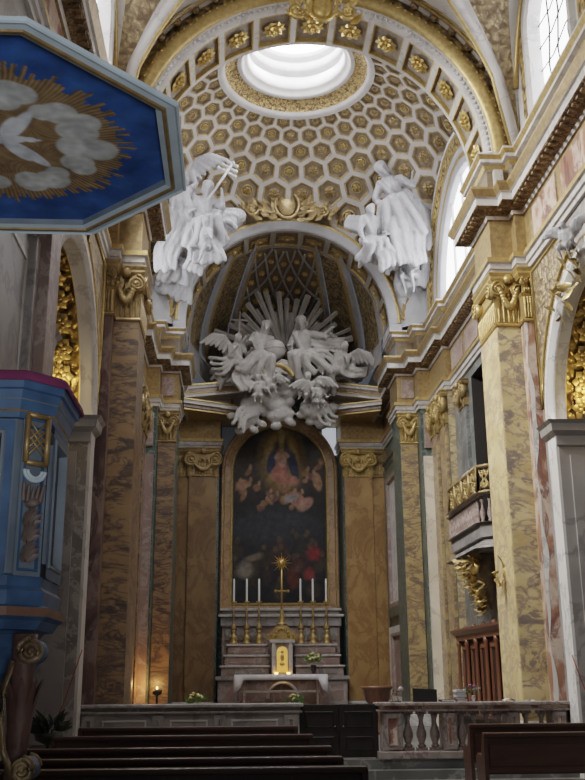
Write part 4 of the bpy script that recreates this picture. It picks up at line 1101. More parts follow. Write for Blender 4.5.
# ================================================================== stucco sculpture
def fig(mb, o, s=1.0, yaw=0, lean=.35, J=None, robe=True, nude=False, beard=False, wings=False, hair=True, seed=0, roll=0):
    """a human figure in local units (1 unit = seated trunk of a 1.75 m adult), facing -y, posed by the joints in J"""
    T = Matrix.Translation(Vector(o)) @ Euler((lean, roll, yaw)).to_matrix().to_4x4() @ Matrix.Scale(s, 4)
    j = dict(pel=(0, 0, 0), che=(0, -.02, .34), nec=(0, -.02, .55), hea=(0, -.06, .72), shl=(-.20, -.01, .48), shr=(.20, -.01, .48),
             ell=(-.30, -.10, .22), elr=(.30, -.10, .22), hal=(-.16, -.32, .14), har=(.16, -.32, .14),
             hil=(-.11, 0, -.02), hir=(.11, 0, -.02), knl=(-.17, -.45, .02), knr=(.17, -.45, .02), fol=(-.14, -.40, -.44), forr=(.14, -.40, -.44))
    if J: j.update(J)
    g = {k: T @ Vector(v) for k, v in j.items()}
    V = lambda p: T @ Vector(p)
    E = lambda c, r: mb.ell(c, tuple(q * s for q in r) if isinstance(r, tuple) else r * s, nu=12, nv=9)
    c = lambda a, b, ra, rb: mb.cap(a, b, ra * s, rb * s)
    c(g['pel'], g['che'], .155, .17); c(g['che'], g['che'].lerp(g['nec'], .6), .17, .13); c(g['shl'], g['shr'], .085, .085); c(g['hil'], g['hir'], .14, .14)
    c(g['nec'] - (g['nec'] - g['che']) * .2, g['hea'], .062, .055)
    h = g['hea']; up = (h - g['nec']).normalized()
    fw = (V((0, -1, 0)) - V((0, 0, 0))).normalized(); fw = (fw - up * fw.dot(up)).normalized(); sd = fw.cross(up)
    mb.ell(h + up * .03 * s, (.082 * s, .098 * s, .11 * s)); c(h - up * .05 * s + fw * .03 * s, h - up * .02 * s + fw * .05 * s, .05, .05)
    c(h + fw * .095 * s + up * .03 * s, h + fw * .115 * s - up * .01 * s, .013, .02)                       # nose
    c(h + fw * .085 * s + up * .045 * s - sd * .045 * s, h + fw * .085 * s + up * .045 * s + sd * .045 * s, .014, .014)   # brow
    c(h + fw * .09 * s - up * .045 * s - sd * .02 * s, h + fw * .09 * s - up * .045 * s + sd * .02 * s, .013, .013)       # mouth
    for q in (-1, 1): mb.ell(h + sd * q * .085 * s + up * .01 * s, (.02 * s, .025 * s, .035 * s), nu=8, nv=5)
    if hair:
        for k in range(9):
            a = PI * (k / 8); p = h + up * (.05 + .075 * math.sin(a)) * s + sd * math.cos(a) * .09 * s - fw * .03 * s
            E(p, .042)
        for k in (-1, 1): c(h + sd * k * .08 * s - fw * .02 * s, h + sd * k * .085 * s - fw * .05 * s - up * .12 * s, .035, .03)
    if beard: c(h + fw * .07 * s - up * .06 * s, h + fw * .08 * s - up * .17 * s, .05, .022)
    for a, b, d in (('shl', 'ell', 'hal'), ('shr', 'elr', 'har')):
        k = 1 if nude else 1.35
        c(g[a], g[b], .062 * k, .05 * k); c(g[b], g[d], .048 * (1 if nude else 1.2), .034)
        dr = (g[d] - g[b]).normalized(); pm = g[d] + dr * .05 * s; mb.ell(pm, (.04 * s, .04 * s, .045 * s), nu=8, nv=6)
        sw = dr.cross(up); sw = sw.normalized() if sw.length > .1 else sd
        for k2 in range(4):
            b0 = pm + sw * (k2 - 1.5) * .024 * s + dr * .025 * s; c(b0, b0 + dr * (.055 + .012 * (1.5 - abs(k2 - 1.5))) * s - up * .02 * s, .014, .011)
        c(pm + sw * .035 * s, pm + sw * .07 * s + dr * .03 * s, .015, .011)
        if not nude: E(g[b] + (g[d] - g[b]) * .35 - up * .05 * s, (.07, .06, .09))
    for a, b, d in (('hil', 'knl', 'fol'), ('hir', 'knr', 'forr')):
        c(g[a], g[b], .098, .07); c(g[b], g[d], .062, .042)
        c(g[d], g[d] + fw * .13 * s - up * .03 * s, .04, .028)
    rg = random.Random(seed)
    if robe:
        n = 6
        for i in range(n):
            t = i / (n - 1); z = .045 * (i % 2)
            a = g['hil'].lerp(g['hir'], t); kn = g['knl'].lerp(g['knr'], t) + (up * (.03 + z) + fw * z) * s
            ft = g['fol'].lerp(g['forr'], t) + (g['forr'] - g['fol']) * (t - .5) * .6 + fw * (z * 1.6) * s + up * rg.uniform(-.06, .04) * s
            c(a + up * .04 * s, kn, .12, .085)
            m = kn.lerp(ft, .55) + sd * rg.uniform(-.05, .05) * s + fw * z * s
            c(kn, m, .085, .07); c(m, ft, .07, .085)
        for i in range(4):                 # lap folds running across the knees
            q = i / 3; p = g['hil'].lerp(g['knl'], .3 + .6 * q) + up * .1 * s - sd * .05 * s; e = g['hir'].lerp(g['knr'], .15 + .75 * q) + up * .13 * s
            c(p, p.lerp(e, .5) + (up * .035 + fw * .02) * s, .04, .05); c(p.lerp(e, .5) + (up * .035 + fw * .02) * s, e, .05, .035)
        for i in range(4):                 # mantle across the chest
            p = g['shl'] + up * (.05 - .07 * i) * s + fw * (.07 + .01 * i) * s; q = g['hir'] + up * (.16 - .05 * i) * s + fw * .14 * s
            mid = p.lerp(q, .5) + fw * .08 * s - up * .06 * s
            c(p, mid, .05, .045); c(mid, q, .045, .055)
        E(g['hir'] + sd * .1 * s, (.16, .14, .15)); E(g['hil'] - sd * .1 * s, (.15, .13, .14))
        for i in range(4):
            p = g['hir'] + sd * .08 * s; m = p + sd * (.12 + .05 * i) * s - up * (.05 + .13 * i) * s; c(p, m, .10, .08); c(m, m + (sd * .08 - up * .16) * s, .08, .05)
    if wings:
        for q in (-1, 1):
            root = g['che'] - fw * .13 * s + sd * q * .09 * s + up * .05 * s
            el = root + (sd * q * .30 + up * .34 - fw * .08) * s; tp = el + (sd * q * .34 + up * .02 - fw * .05) * s
            c(root, el, .07, .06); c(el, tp, .06, .04)
            for i in range(8):
                t = i / 7; p = root.lerp(el, min(1, t * 1.7)) if t < .58 else el.lerp(tp, (t - .58) / .42)
                L = (.30 + .20 * t) * s; d = (sd * q * (.15 + .75 * t) - up * (.95 - .35 * t)).normalized()
                c(p, p + d * L * .85 - fw * .02 * (i % 2) * s, .07, .05)
    return g
def puffs(mb, pts, rg, r0=.2, r1=.4, flat=.8):
    for p in pts:
        r = rg.uniform(r0, r1); mb.ell(p, (r * rg.uniform(.9, 1.4), r * .8, r * flat), (0, rg.uniform(-.5, .5), 0), nu=10, nv=8)
def drape(mb, a, b, w, n, rg, r=.07, sag=.25, out=-.12):
    """bundle of wavy folds of cloth from a to b"""
    a = Vector(a); b = Vector(b); d = b - a; side = Vector((d.z, 0, -d.x)).normalized(); ph = rg.uniform(0, 6)
    for i in range(n):
        o = side * w * (i / max(1, n - 1) - .5); L = rg.uniform(.92, 1.04); pts = []
        for k in range(6):
            t = k / 5; pts.append(a + d * t * L + o * (1 + .3 * t) + side * .10 * math.sin(t * 5 + ph + i * .35) + Vector((0, out * math.sin(PI * t) * (.6 + .5 * (i % 2)), 0)))
        for k in range(5): mb.cap(pts[k], pts[k + 1], r * (1.2 + .15 * math.sin(k + i)), r * (1.2 + .15 * math.sin(k + 1 + i)), 8)
YS = 26.25
sp = 33.0                                   # pixels per metre there, only to size the figures
rg = random.Random(3)
# ---- left corner of the chancel
L = thing('stucco_figure', 'white stucco robed figure raising a triple barred cross on the left of the apse arch', 'statue', (0, 0, 0))
mb = MB(); P0 = at(203, 224, YS)
fig(mb, P0, 1.45, yaw=.2, lean=.3, J=dict(har=(.30, -.28, .62), elr=(.36, -.14, .36), hal=(-.28, -.32, .22), ell=(-.36, -.10, .20), hea=(.03, -.09, .73), knl=(-.22, -.40, -.06), knr=(.20, -.44, .05), fol=(-.26, -.38, -.50), forr=(.2, -.36, -.42)), beard=True, seed=2)
drape(mb, P0 + Vector((-.3, .1, .6)), at(184, 246, YS), .45, 4, rg, .08); drape(mb, P0 + Vector((.3, 0, .15)), at(236, 220, YS), .35, 4, rg, .07); drape(mb, P0 + Vector((.0, -.3, -.1)), at(208, 262, YS - .3), .6, 5, rg, .08)
carve(mb, 'figure', M.carved, L, .036, 2)
mb = MB(); a, b = at(208, 200, YS - .85), at(233, 163, YS - .85); d = (b - a).normalized(); q = Vector((d.z, 0, -d.x))
mb.tube([a, b], .04, 8)
for t, wd in ((.97, .15), (.86, .22), (.75, .28)):
    c_ = a + (b - a) * t; mb.tube([c_ - q * wd, c_ + q * wd], .04, 8)
    for e in (-1, 1): mb.ell(c_ + q * wd * e, .06, nu=8, nv=6)
mb.ell(b, .06, nu=8, nv=6); mb.build('cross_staff', M.stucco, L)
A = thing('stucco_angel', 'white stucco winged angel behind the cross bearing figure, at the edge of the canopy', 'statue')
mb = MB(); fig(mb, at(186, 196, YS + .1), 1.25, yaw=-.3, J=dict(hea=(-.02, -.08, .70), hal=(-.3, -.2, .55), ell=(-.34, -.1, .3), fol=(-.2, -.2, -.5), forr=(.1, -.25, -.5)), wings=True, seed=5)
drape(mb, at(186, 196, YS), at(174, 244, YS + .1), .5, 6, rg, .08); carve(mb, 'figure', M.carved, A, .036, 2)
mb = MB(); root = at(192, 186, YS + .3)
for i in range(8):
    a = math.radians(66 + i * 7); Ln = 1.35 - .06 * abs(i - 2); tip = root + Vector((math.cos(a) * Ln, .05, math.sin(a) * Ln)); mb.cap(root + (tip - root) * .1, tip, .10, .06, 8)
carve(mb, 'wing', M.carved, A, .036, 2)
C1 = thing('stucco_putto', 'white stucco kneeling putto with small cross staff, low at the left springing of the arch', 'statue')
mb = MB(); fig(mb, at(173, 264, YS + .6), 1.15, yaw=.35, J=dict(har=(.28, -.3, .3), knl=(-.2, -.3, -.15), fol=(-.2, -.05, -.4), forr=(.2, -.25, -.45), knr=(.2, -.4, -.1)), robe=True, nude=True, seed=8)
carve(mb, 'figure', M.carved, C1, .034, 2)
mb = MB(); a, b = at(174, 257, YS - .05), at(187, 234, YS - .05); mb.tube([a, b], .04, 8); d = (b - a).normalized(); q = Vector((d.z, 0, -d.x)); c_ = a + (b - a) * .78; mb.tube([c_ - q * .2, c_ + q * .2], .04, 8); mb.build('cross_staff', M.stucco, C1)
C2 = thing('stucco_putto', 'white stucco naked child riding the arch edge below the cross bearing figure', 'statue')
mb = MB(); fig(mb, at(204, 246, YS - .45), .95, yaw=-.5, roll=.3, J=dict(hal=(-.35, -.2, .5), har=(.3, -.3, .35), knl=(-.25, -.4, -.05), knr=(.25, -.3, .05)), robe=False, nude=True)
carve(mb, 'figure', M.carved, C2, .032, 2)
mb = MB(); puffs(mb, [at(x, y, YS + (1.2 if y > 250 else .7)) for x, y in ((165, 262), (170, 276), (178, 272), (186, 268), (165, 285), (172, 250), (180, 284), (195, 262), (216, 232), (224, 224), (232, 218), (220, 219), (188, 276), (170, 240), (182, 236), (208, 236), (176, 292), (168, 225), (176, 212), (214, 240))], rg, .22, .38)
drape(mb, at(188, 262, YS + .9), at(172, 298, YS + 1.1), .7, 6, rg); drape(mb, at(176, 225, YS + .1), at(166, 270, YS), .5, 5, rg); drape(mb, at(210, 240, YS), at(190, 270, YS), .4, 4, rg)
tag(carve(mb, 'stucco_cloud', M.carved, None, .04, 2), 'white stucco cloud and drapery massed on the left shoulder of the apse arch', 'sculpture')
# ---- right corner
Rr = thing('stucco_figure', 'white stucco seated saint leaning back among full robes on the right of the apse arch', 'statue')
mb = MB(); P1 = at(397, 206, YS)
fig(mb, P1, 1.6, yaw=-.25, roll=-.2, lean=.3, J=dict(hea=(-.10, -.09, .74), hal=(-.34, -.34, .14), ell=(-.36, -.12, .22), har=(.42, -.16, .44), elr=(.38, -.05, .28), knl=(-.28, -.40, -.04), knr=(.16, -.42, .02), fol=(-.34, -.32, -.46), forr=(.16, -.38, -.56)), beard=True, seed=21)
drape(mb, P1 + Vector((.2, -.4, -.1)), at(412, 262, YS - .3), .7, 6, rg, .09); drape(mb, P1 + Vector((.5, -.1, .5)), at(424, 246, YS - .1), .5, 5, rg, .09)
drape(mb, P1 + Vector((.2, 0, .9)), at(420, 192, YS), .3, 4, rg)
carve(mb, 'figure', M.carved, Rr, .036, 2)
A2 = thing('stucco_angel', 'white stucco angel crouching lower left of the seated saint, head turned down', 'statue')
mb = MB(); fig(mb, at(369, 240, YS - .1), 1.3, yaw=.3, lean=.5, roll=-.12, J=dict(hea=(-.08, -.14, .68), hal=(-.30, -.35, .05), har=(.25, -.38, .2), knl=(-.2, -.36, -.1), fol=(-.22, -.2, -.38), forr=(.2, -.2, -.42)), wings=False, seed=31)
drape(mb, at(376, 240, YS - .3), at(392, 264, YS - .3), .5, 5, rg, .08); carve(mb, 'figure', M.carved, A2, .036, 2)
mb = MB(); root = at(364, 232, YS + .5)
for i in range(8):
    a = math.radians(95 + i * 9); Ln = .8 - .05 * abs(i - 3); tip = root + Vector((math.cos(a) * Ln, .05, math.sin(a) * Ln * .8)); mb.cap(root + (tip - root) * .15, tip, .09, .06, 8)
carve(mb, 'wing', M.carved, A2, .036, 2)
C3 = thing('stucco_putto', 'white stucco putto head and shoulders under the robes of the seated saint', 'statue')
mb = MB(); fig(mb, at(412, 276, YS + .3), .95, yaw=-.6, J=dict(hea=(0, -.12, .68)), robe=False, nude=True, seed=5); carve(mb, 'figure', M.carved, C3, .032, 2)
mb = MB(); puffs(mb, [at(x, y, YS + (1.2 if y > 250 else .7)) for x, y in ((404, 268), (412, 280), (420, 262), (398, 256), (426, 278), (414, 240), (424, 226), (392, 244), (428, 250), (386, 258), (400, 240), (416, 214), (422, 202), (424, 190), (380, 230), (360, 226))], rg, .22, .38)
drape(mb, at(412, 232, YS + .2), at(424, 285, YS + .6), .7, 6, rg); drape(mb, at(402, 262, YS + .5), at(412, 290, YS + .9), .6, 6, rg); drape(mb, at(384, 236, YS + .1), at(398, 268, YS + .4), .6, 5, rg); drape(mb, at(420, 200, YS), at(428, 240, YS), .4, 4, rg)
tag(carve(mb, 'stucco_cloud', M.carved, None, .04, 2), 'white stucco cloud and drapery massed on the right shoulder of the apse arch', 'sculpture')
# gilt crests
def crest(name, label, cx, cz, y, w, h, m, face=-1, seed=1, parent=None):
    t = thing(name, label, 'ornament', (cx, y, cz)); rg2 = random.Random(seed)
    mb = MB(); kx = min(w, h * 1.5); mb.ell((0, -.02, 0), (kx * .16, .12, h * .30)); mb.build('shield', m, t)
    mb = MB(); pts = [(kx * .20 * math.cos(a), -.1, h * .37 * math.sin(a)) for a in [2 * PI * k / 24 for k in range(25)]]; mb.tube(pts, kx * .03, 6)
    for s in (1, -1):
        mb.tube([(s * kx * .16, -.1, -h * .25)] + [(p.x, p.y, p.z) for p in spiral((s * w * .36, -.1, -h * .15), kx * .12, 1.8, sgn=s, start=PI if s > 0 else 0)], kx * .03, 6)
        mb.tube([(p.x, p.y, p.z) for p in spiral((s * kx * .27, -.1, h * .25), kx * .09, 1.6, sgn=-s, start=-PI / 2)], kx * .027, 6)
    mb.build('scrolls', m, t)
    mb = MB()
    for k in range(22 if w < 2 else 70):
        s = 1 if k % 2 else -1; a = rg2.uniform(-.5, 1.3); b = Vector((s * w * rg2.uniform(.1, .46), -.06, h * rg2.uniform(-.38, .1))); d = Vector((s * math.cos(a), -.2, math.sin(a)))
        leaf_strip(mb, b, b + d * kx * .16, (0, -1, .2), kx * .05, 5)
    for k in range(5):
        a = PI * (k + .5) / 5; leaf_strip(mb, (kx * .14 * math.cos(a), -.05, h * .3), (kx * .26 * math.cos(a), -.1, h * (.34 + .2 * math.sin(a))), (0, -1, 0), kx * .05, 5)
    mb.build('leaves', m, t); return t
q = at(287, 204, 27.55); crest('gilt_crest', 'gilt scrolled crest on top of the apse arch between the stucco groups', q.x, q.z - .05, 27.6, 3.1, 1.25, M.goldd)
q = at(322, 12, 17.1); crest('gilt_cartouche', 'large gilt cartouche at the crown of the great arch, cut by the top edge', q.x, q.z + .1, 17.12, 1.5, 1.0, M.goldb, seed=4)
for sx in (1, -1):
    mb = MB()
    mb.tube([PB(PI / 2 - sx * (.32 + .62 * k / 40), 3.72 + .06 * math.sin(k * .9), 27.8) for k in range(41)], .05, 6)
    for k in range(40):
        a = PI / 2 - sx * (.32 + .62 * k / 40); p = PB(a, 3.72 + .12 * math.sin(k * .9), 27.8)
        leaf_strip(mb, p, (p[0] + .22 * math.cos(a + sx * .9 * (-1) ** k), 27.68, p[2] + .22 * math.sin(a + sx * .9 * (-1) ** k)), (0, -1, 0), .08, 4)
    tag(mb.build('gilt_garland', M.goldd), 'gilt leaf garland on the upper rim of the apse arch, %s of the crest' % ('right' if sx > 0 else 'left'), 'ornament')
for s in (1, -1):
    q = Vector((XC + s * 3.85, 27.85, 12.15)); mb = MB()
    for k in range(7):
        a = PI * (k + .5) / 7; leaf_strip(mb, (0, 0, 0), (.45 * math.cos(a), -.05, .75 * math.sin(a)), (0, -1, 0), .12, 5)
    for k in (-1, 1): mb.tube([(p.x, p.y, p.z) for p in spiral((k * .22, -.05, .08), .16, 1.6, sgn=k, start=PI / 2)], .04, 6)
    tag(mb.build('gilt_palmette', M.gold, None, q), 'gilt palmette on the cornice at the %s foot of the apse arch' % ('right' if s > 0 else 'left'), 'ornament')

# ---- the glory over the altar
YG = 31.2
G0 = at(286, 352, YG)
gl = thing('stucco_glory', 'grey white stucco burst of rays rising behind the figures above the altar painting', 'sculpture')
rr = random.Random(9)
for k in range(27):
    a = math.radians(12 + 156 * k / 26 + rr.uniform(-2, 2)); Ln = rr.uniform(2.1, 2.75) if k % 3 else rr.uniform(1.6, 2.0)
    c_, s_ = math.cos(a), math.sin(a); w0, w1 = .05, rr.uniform(.07, .12)
    mb = MB(); o = Vector((G0.x, YG + .45 + rr.uniform(-.08, .08), G0.z)); n = Vector((-s_, 0, c_)); d = Vector((c_, 0, s_))
    A_, B_ = o + d * .4, o + d * Ln
    mb.loft([[A_ - n * w0, A_ + Vector((0, -.05, 0)), A_ + n * w0, A_ + Vector((0, .05, 0))], [B_ - n * w1, B_ + Vector((0, -.09, 0)), B_ + n * w1, B_ + Vector((0, .05, 0))]], 0, False)
    mb.build('ray', M.stucco_warm, gl)
rg = random.Random(17)
mb = MB()
puffs(mb, [at(rg.uniform(246, 324), rg.uniform(372, 416), YG + rg.uniform(.05, .45)) for _ in range(110)], rg, .13, .30)
for (x0, y0, x1, y1) in ((230, 374, 214, 382), (336, 374, 362, 378), (250, 410, 236, 426), (318, 408, 334, 422)): drape(mb, at(x0, y0, YG + .1), at(x1, y1, YG), .35, 3, rg, .06)
puffs(mb, [at(x, y, YG + .3) for x, y in ((228, 372), (222, 380), (236, 366), (214, 372), (340, 372), (350, 378), (330, 366), (362, 374), (240, 384), (334, 384), (250, 420), (262, 424), (310, 422), (322, 424), (330, 418), (244, 425), (290, 422), (276, 426), (240, 430), (232, 416), (254, 430), (332, 408))], rg, .14, .24)
carve(mb, 'cloud_bank', M.carved_warm, gl, .042, 2)
def gfig(name, label, px, py, s, **k):
    t = thing(name, label, 'statue'); m_ = MB(); o = at(px, py, k.pop('Y', YG - .1)); dr = k.pop('dr', None); fig(m_, o, s, **k)
    if dr:
        for (x0, y0, x1, y1, w, n) in dr: drape(m_, at(x0, y0, YG - .35), at(x1, y1, YG - .35), w, n, rg, .055)
    carve(m_, 'figure', M.carved_warm, t, .03, 3); return t
gfig('stucco_figure', 'bare chested stucco figure seated left of the globe in the rays', 258, 358, 1.5, yaw=.35, roll=.12, nude=True, beard=True, seed=3, J=dict(hal=(-.36, -.28, .30), ell=(-.36, -.1, .26), har=(.34, -.3, .2), knl=(-.25, -.36, -.02), fol=(-.34, -.28, -.32), forr=(.1, -.34, -.36)), dr=[(256, 362, 240, 384, .4, 4), (264, 364, 276, 380, .5, 4)])
gfig('stucco_figure', 'bearded robed stucco figure with arm flung out, right of the globe', 304, 356, 1.55, yaw=-.3, roll=.12, beard=True, seed=4, J=dict(har=(.62, -.2, .60), elr=(.44, -.1, .46), hal=(-.24, -.36, .24), hea=(-.05, -.1, .73), knr=(.36, -.34, -.02), forr=(.5, -.28, -.28), fol=(-.05, -.34, -.38)), dr=[(308, 354, 336, 364, .5, 5), (314, 340, 342, 346, .3, 4)])
gfig('stucco_angel', 'stucco angel holding a standard at the left edge of the rays', 236, 364, 1.2, yaw=.6, roll=-.2, wings=True, seed=6, J=dict(hal=(-.25, -.35, .5), har=(.2, -.4, .45), fol=(-.1, -.2, -.45), forr=(.2, -.2, -.5)), dr=[(234, 360, 212, 368, .4, 4), (240, 370, 246, 390, .4, 4)])
gfig('stucco_angel', 'stucco angel flying flat with spread wings at the right edge of the rays', 338, 370, 1.2, yaw=-.6, roll=.6, wings=True, seed=7, J=dict(har=(.3, -.3, .5), hal=(-.3, -.3, .3), fol=(-.1, -.2, -.45), forr=(.2, -.2, -.5)), dr=[(340, 368, 366, 374, .3, 4)])
for k, (px, py, lb_) in enumerate(((272, 390, 'stucco cherub at the middle of the cloud bank under the gilt arch'), (258, 398, 'stucco cherub on the left of the cloud bank above the painting'), (304, 396, 'stucco cherub on the right of the cloud bank above the painting'), (318, 404, 'stucco cherub low at the right end of the cloud bank'))):
    t = thing('stucco_cherub', lb_, 'statue'); m_ = MB(); fig(m_, at(px, py, YG - .3), .95, yaw=rg.uniform(-.6, .6), roll=rg.uniform(-.4, .4), lean=.3, robe=False, nude=True, wings=True, seed=k,
        J=dict(pel=(0, .05, .12), hil=(-.08, .05, .1), hir=(.08, .05, .1), knl=(-.14, -.2, .1), knr=(.14, -.2, .08), fol=(-.1, -.12, -.08), forr=(.12, -.1, -.1), hal=(-.3, -.25, .35), har=(.3, -.25, .3)))
    carve(m_, 'figure', M.carved_warm, t, .03, 2)
mb = MB(); mb.ell((0, 0, 0), .36, nu=24, nv=16); mb.tube([(.365 * math.cos(a), .365 * math.sin(a), 0) for a in [2 * PI * k / 30 for k in range(31)]], .03, 6)
tag(mb.build('stucco_globe', M.stucco_warm, None, at(275, 350, YG - .35)), 'round stucco globe between the two seated figures in the rays', 'globe')
mb = MB(); a, b = at(237, 372, YG - .3), at(240, 312, YG - .1); mb.tube([a, b], .035, 8); d = (b - a).normalized(); q = Vector((d.z, 0, -d.x)); c_ = a + (b - a) * .86; mb.tube([c_ - q * .28, c_ + q * .28], .035, 8)
tag(mb.build('stucco_standard', M.stucco_warm), 'tall stucco cross standard held up by the angel left of the rays', 'cross')
mb = MB(); pts = []
q0 = at(277, 372, YG - .4)
P = lambda a, r, y: (q0.x + r * math.cos(a), y, q0.z - .35 + r * math.sin(a))
mb.arc(P, [(.50, YG - .3), (.50, YG - .5), (.56, YG - .55), (.62, YG - .55), (.66, YG - .3)], .35, PI - .35, 16, 0)
tag(mb.build('gilt_arch', M.gold), 'small gilt segment moulding under the globe in the stucco cloud', 'ornament')

# stucco cherub over the right chapel arch
t = thing('stucco_cherub', 'pale stucco cherub with gilt leaves on the crown of the right chapel arch', 'statue')
mb = MB(); fig(mb, (XC + 3.86, 14.3, 8.35), .5, yaw=-1.0, robe=False, nude=True, wings=True, seed=40); carve(mb, 'figure', M.carved, t, .03, 2)
mb = MB(); rg = random.Random(12)
for k in range(26):
    y = 14.75 + rg.uniform(-.5, .9); z = 7.9 + rg.uniform(-.4, .5) - abs(y - 14.4) * .3; b = Vector((XC + 3.98, y, z)); v = Vector((-.3, rg.uniform(-1, 1), rg.uniform(-.6, 1))).normalized(); leaf_strip(mb, b, b + v * .24, (-1, 0, 0), .06, 5)
mb.build('gilt_leaves', M.gold, t)
M.legw = plain('dark_carved_wood', (.12, .065, .05), .55, 0, .35, 12, .5)
M.paintred = marble('dark_red_painting', (.05, .022, .018), (.12, .04, .035), (.03, .02, .02), 6, width=.2)
# ================================================================== pulpit in the left foreground
PC = Vector((-1.40, 4.32, 0)); 
def octp(h, c, k=.30):
    hy = h - k; return [(-h + c, -hy), (h - c, -hy), (h, -hy + c), (h, hy - c), (h - c, hy), (-h + c, hy), (-h, hy - c), (-h, -hy + c)]
def octo(h, c): return [(-h + c, -h), (h - c, -h), (h, -h + c), (h, h - c), (h - c, h), (-h + c, h), (-h, h - c), (-h, -h + c)]
pu = thing('pulpit', 'blue painted octagonal wooden pulpit with carved corner posts at the left edge', 'pulpit', PC)
zb, zt2 = 1.90, 2.70
H = .60
mb = MB(); mb.prism(octp(H - .012, .105), zb + .04, zt2 - .01); mb.build('body', M.greyblue, pu)
mb = MB(); mb.sweep(octp(H, .11), [(-.1, zb - .12), (.0, zb - .11), (.02, zb - .075), (.045, zb - .06), (.05, zb - .025), (.02, zb - .015), (.025, zb + .04), (.005, zb + .06), (.012, zb + .10), (-.04, zb + .12)], [0, 0, 0, 1, 0, 0, 0, 0, 0], side=-1, closed=True); mb.build('base_moulding', [M.blue, M.terra], pu)
mb = MB(); mb.prism(octp(H - .05, .1), zb - .28, zb - .1); mb.sweep(octp(H - .08, .1), [(-.02, zb - .34), (.02, zb - .3), (.05, zb - .2), (.03, zb - .14), (.07, zb - .1)], 0, side=-1, closed=True); mb.build('underside', M.blue, pu)
mb = MB(); mb.sweep(octp(H, .11), [(-.06, zt2 - .05), (.012, zt2 - .045), (.016, zt2 - .02), (.022, zt2 - .012), (.03, zt2 + .03), (.036, zt2 + .035), (.042, zt2 + .07), (.055, zt2 + .075), (.06, zt2 + .11), (.05, zt2 + .12), (-.12, zt2 + .12)], [0, 0, 2, 0, 1, 0, 0, 0, 1, 0], side=-1, closed=True); mb.build('cornice', [M.blue, M.greyblue, M.goldd], pu)
oc = octp(H - .012, .105)
for k in range(8):
    a, b = Vector((*oc[k], 0)), Vector((*oc[(k + 1) % 8], 0)); d = (b - a); L_ = d.length; d.normalize(); n = Vector((d.y, -d.x, 0))
    P = lambda u, v, e: tuple(a + d * u - n * (e - .034) + Vector((0, 0, v)))
    if k % 2 == 0:             # wide face: framed dark panel
        mb = MB(); mb.coffer(P, 0.0, L_, zb + .1, zt2 - .06, .035, .04, .03, (0, 1, 2), 2, .008)
        f = mb.build('panel', [M.blue, M.greyblue, M.blk if k == 0 else M.paintred], pu)
    else:                      # corner post with lattice, shell, crown and flower
        p = mb = MB(); mb.coffer(P, .01, L_ - .01, zb + .1, zt2 - .05, .014, .02, .012, (0, 1, 0), 2, .006)
        o = mb.build('corner_post', [M.greyblue, M.blue], pu)
        c = a + d * L_ / 2 + n * .045
        mb = MB(); w = .05
        for i in (-1, 1): mb.tube([c + d * w * i + Vector((0, 0, zt2 - .235)), c + d * w * i + Vector((0, 0, zt2 - .03))], .013, 6)
        for z in (zt2 - .235, zt2 - .03): mb.tube([c - d * w + Vector((0, 0, z)), c + d * w + Vector((0, 0, z))], .013, 6)
        g_ = mb.build('grille_frame', M.goldd, o); mb = MB()
        for i in range(-4, 5):
            for sg in (1, -1):
                pts = [(t, zt2 - .13 + sg * t + i * .032) for t in (-w, w)]
                pts = [(max(-w, min(w, x)), z) for x, z in pts]
                if all(zt2 - .235 < z < zt2 - .03 for x, z in pts): mb.tube([c + d * x + Vector((0, 0, z)) for x, z in pts], .0055, 4)
        mb.build('grille', M.goldd, o)
        mb = MB(); mb.box(-.001, .001, -.001, .001, 0, .001)
        mb = MB(); cc = c - n * .012
        for r_ in (.05, .035): mb.tube([cc + d * r_ * math.cos(t) + Vector((0, 0, zt2 - .265 + r_ * .9 * math.sin(t))) + n * .01 for t in [PI + PI * q / 12 for q in range(13)]], .009, 5)
        mb.build('shell', M.ltblue, o)
        mb = MB(); mb.ell(cc + Vector((0, 0, zt2 - .40)), (.036, .018, .022)); 
        for i in range(-2, 3): mb.cap(cc + d * .02 * i + Vector((0, 0, zt2 - .39)), cc + d * .024 * i + Vector((0, 0, zt2 - .34 + .008 * abs(i))) + n * .012, .012, .007, 6)
        mb.build('crown', M.relg, o)
        mb = MB()
        for z0_ in (zt2 - .56, zt2 - .50, zb + .16):
            for i in range(-3, 4):
                ang = i * .5; leaf_strip(mb, cc + Vector((0, 0, z0_)), cc + d * .05 * math.sin(ang) + Vector((0, 0, z0_ + .09 * math.cos(ang * .8))) + n * .012, n, .014, 4)
        mb.build('flower_relief', M.relg, o)
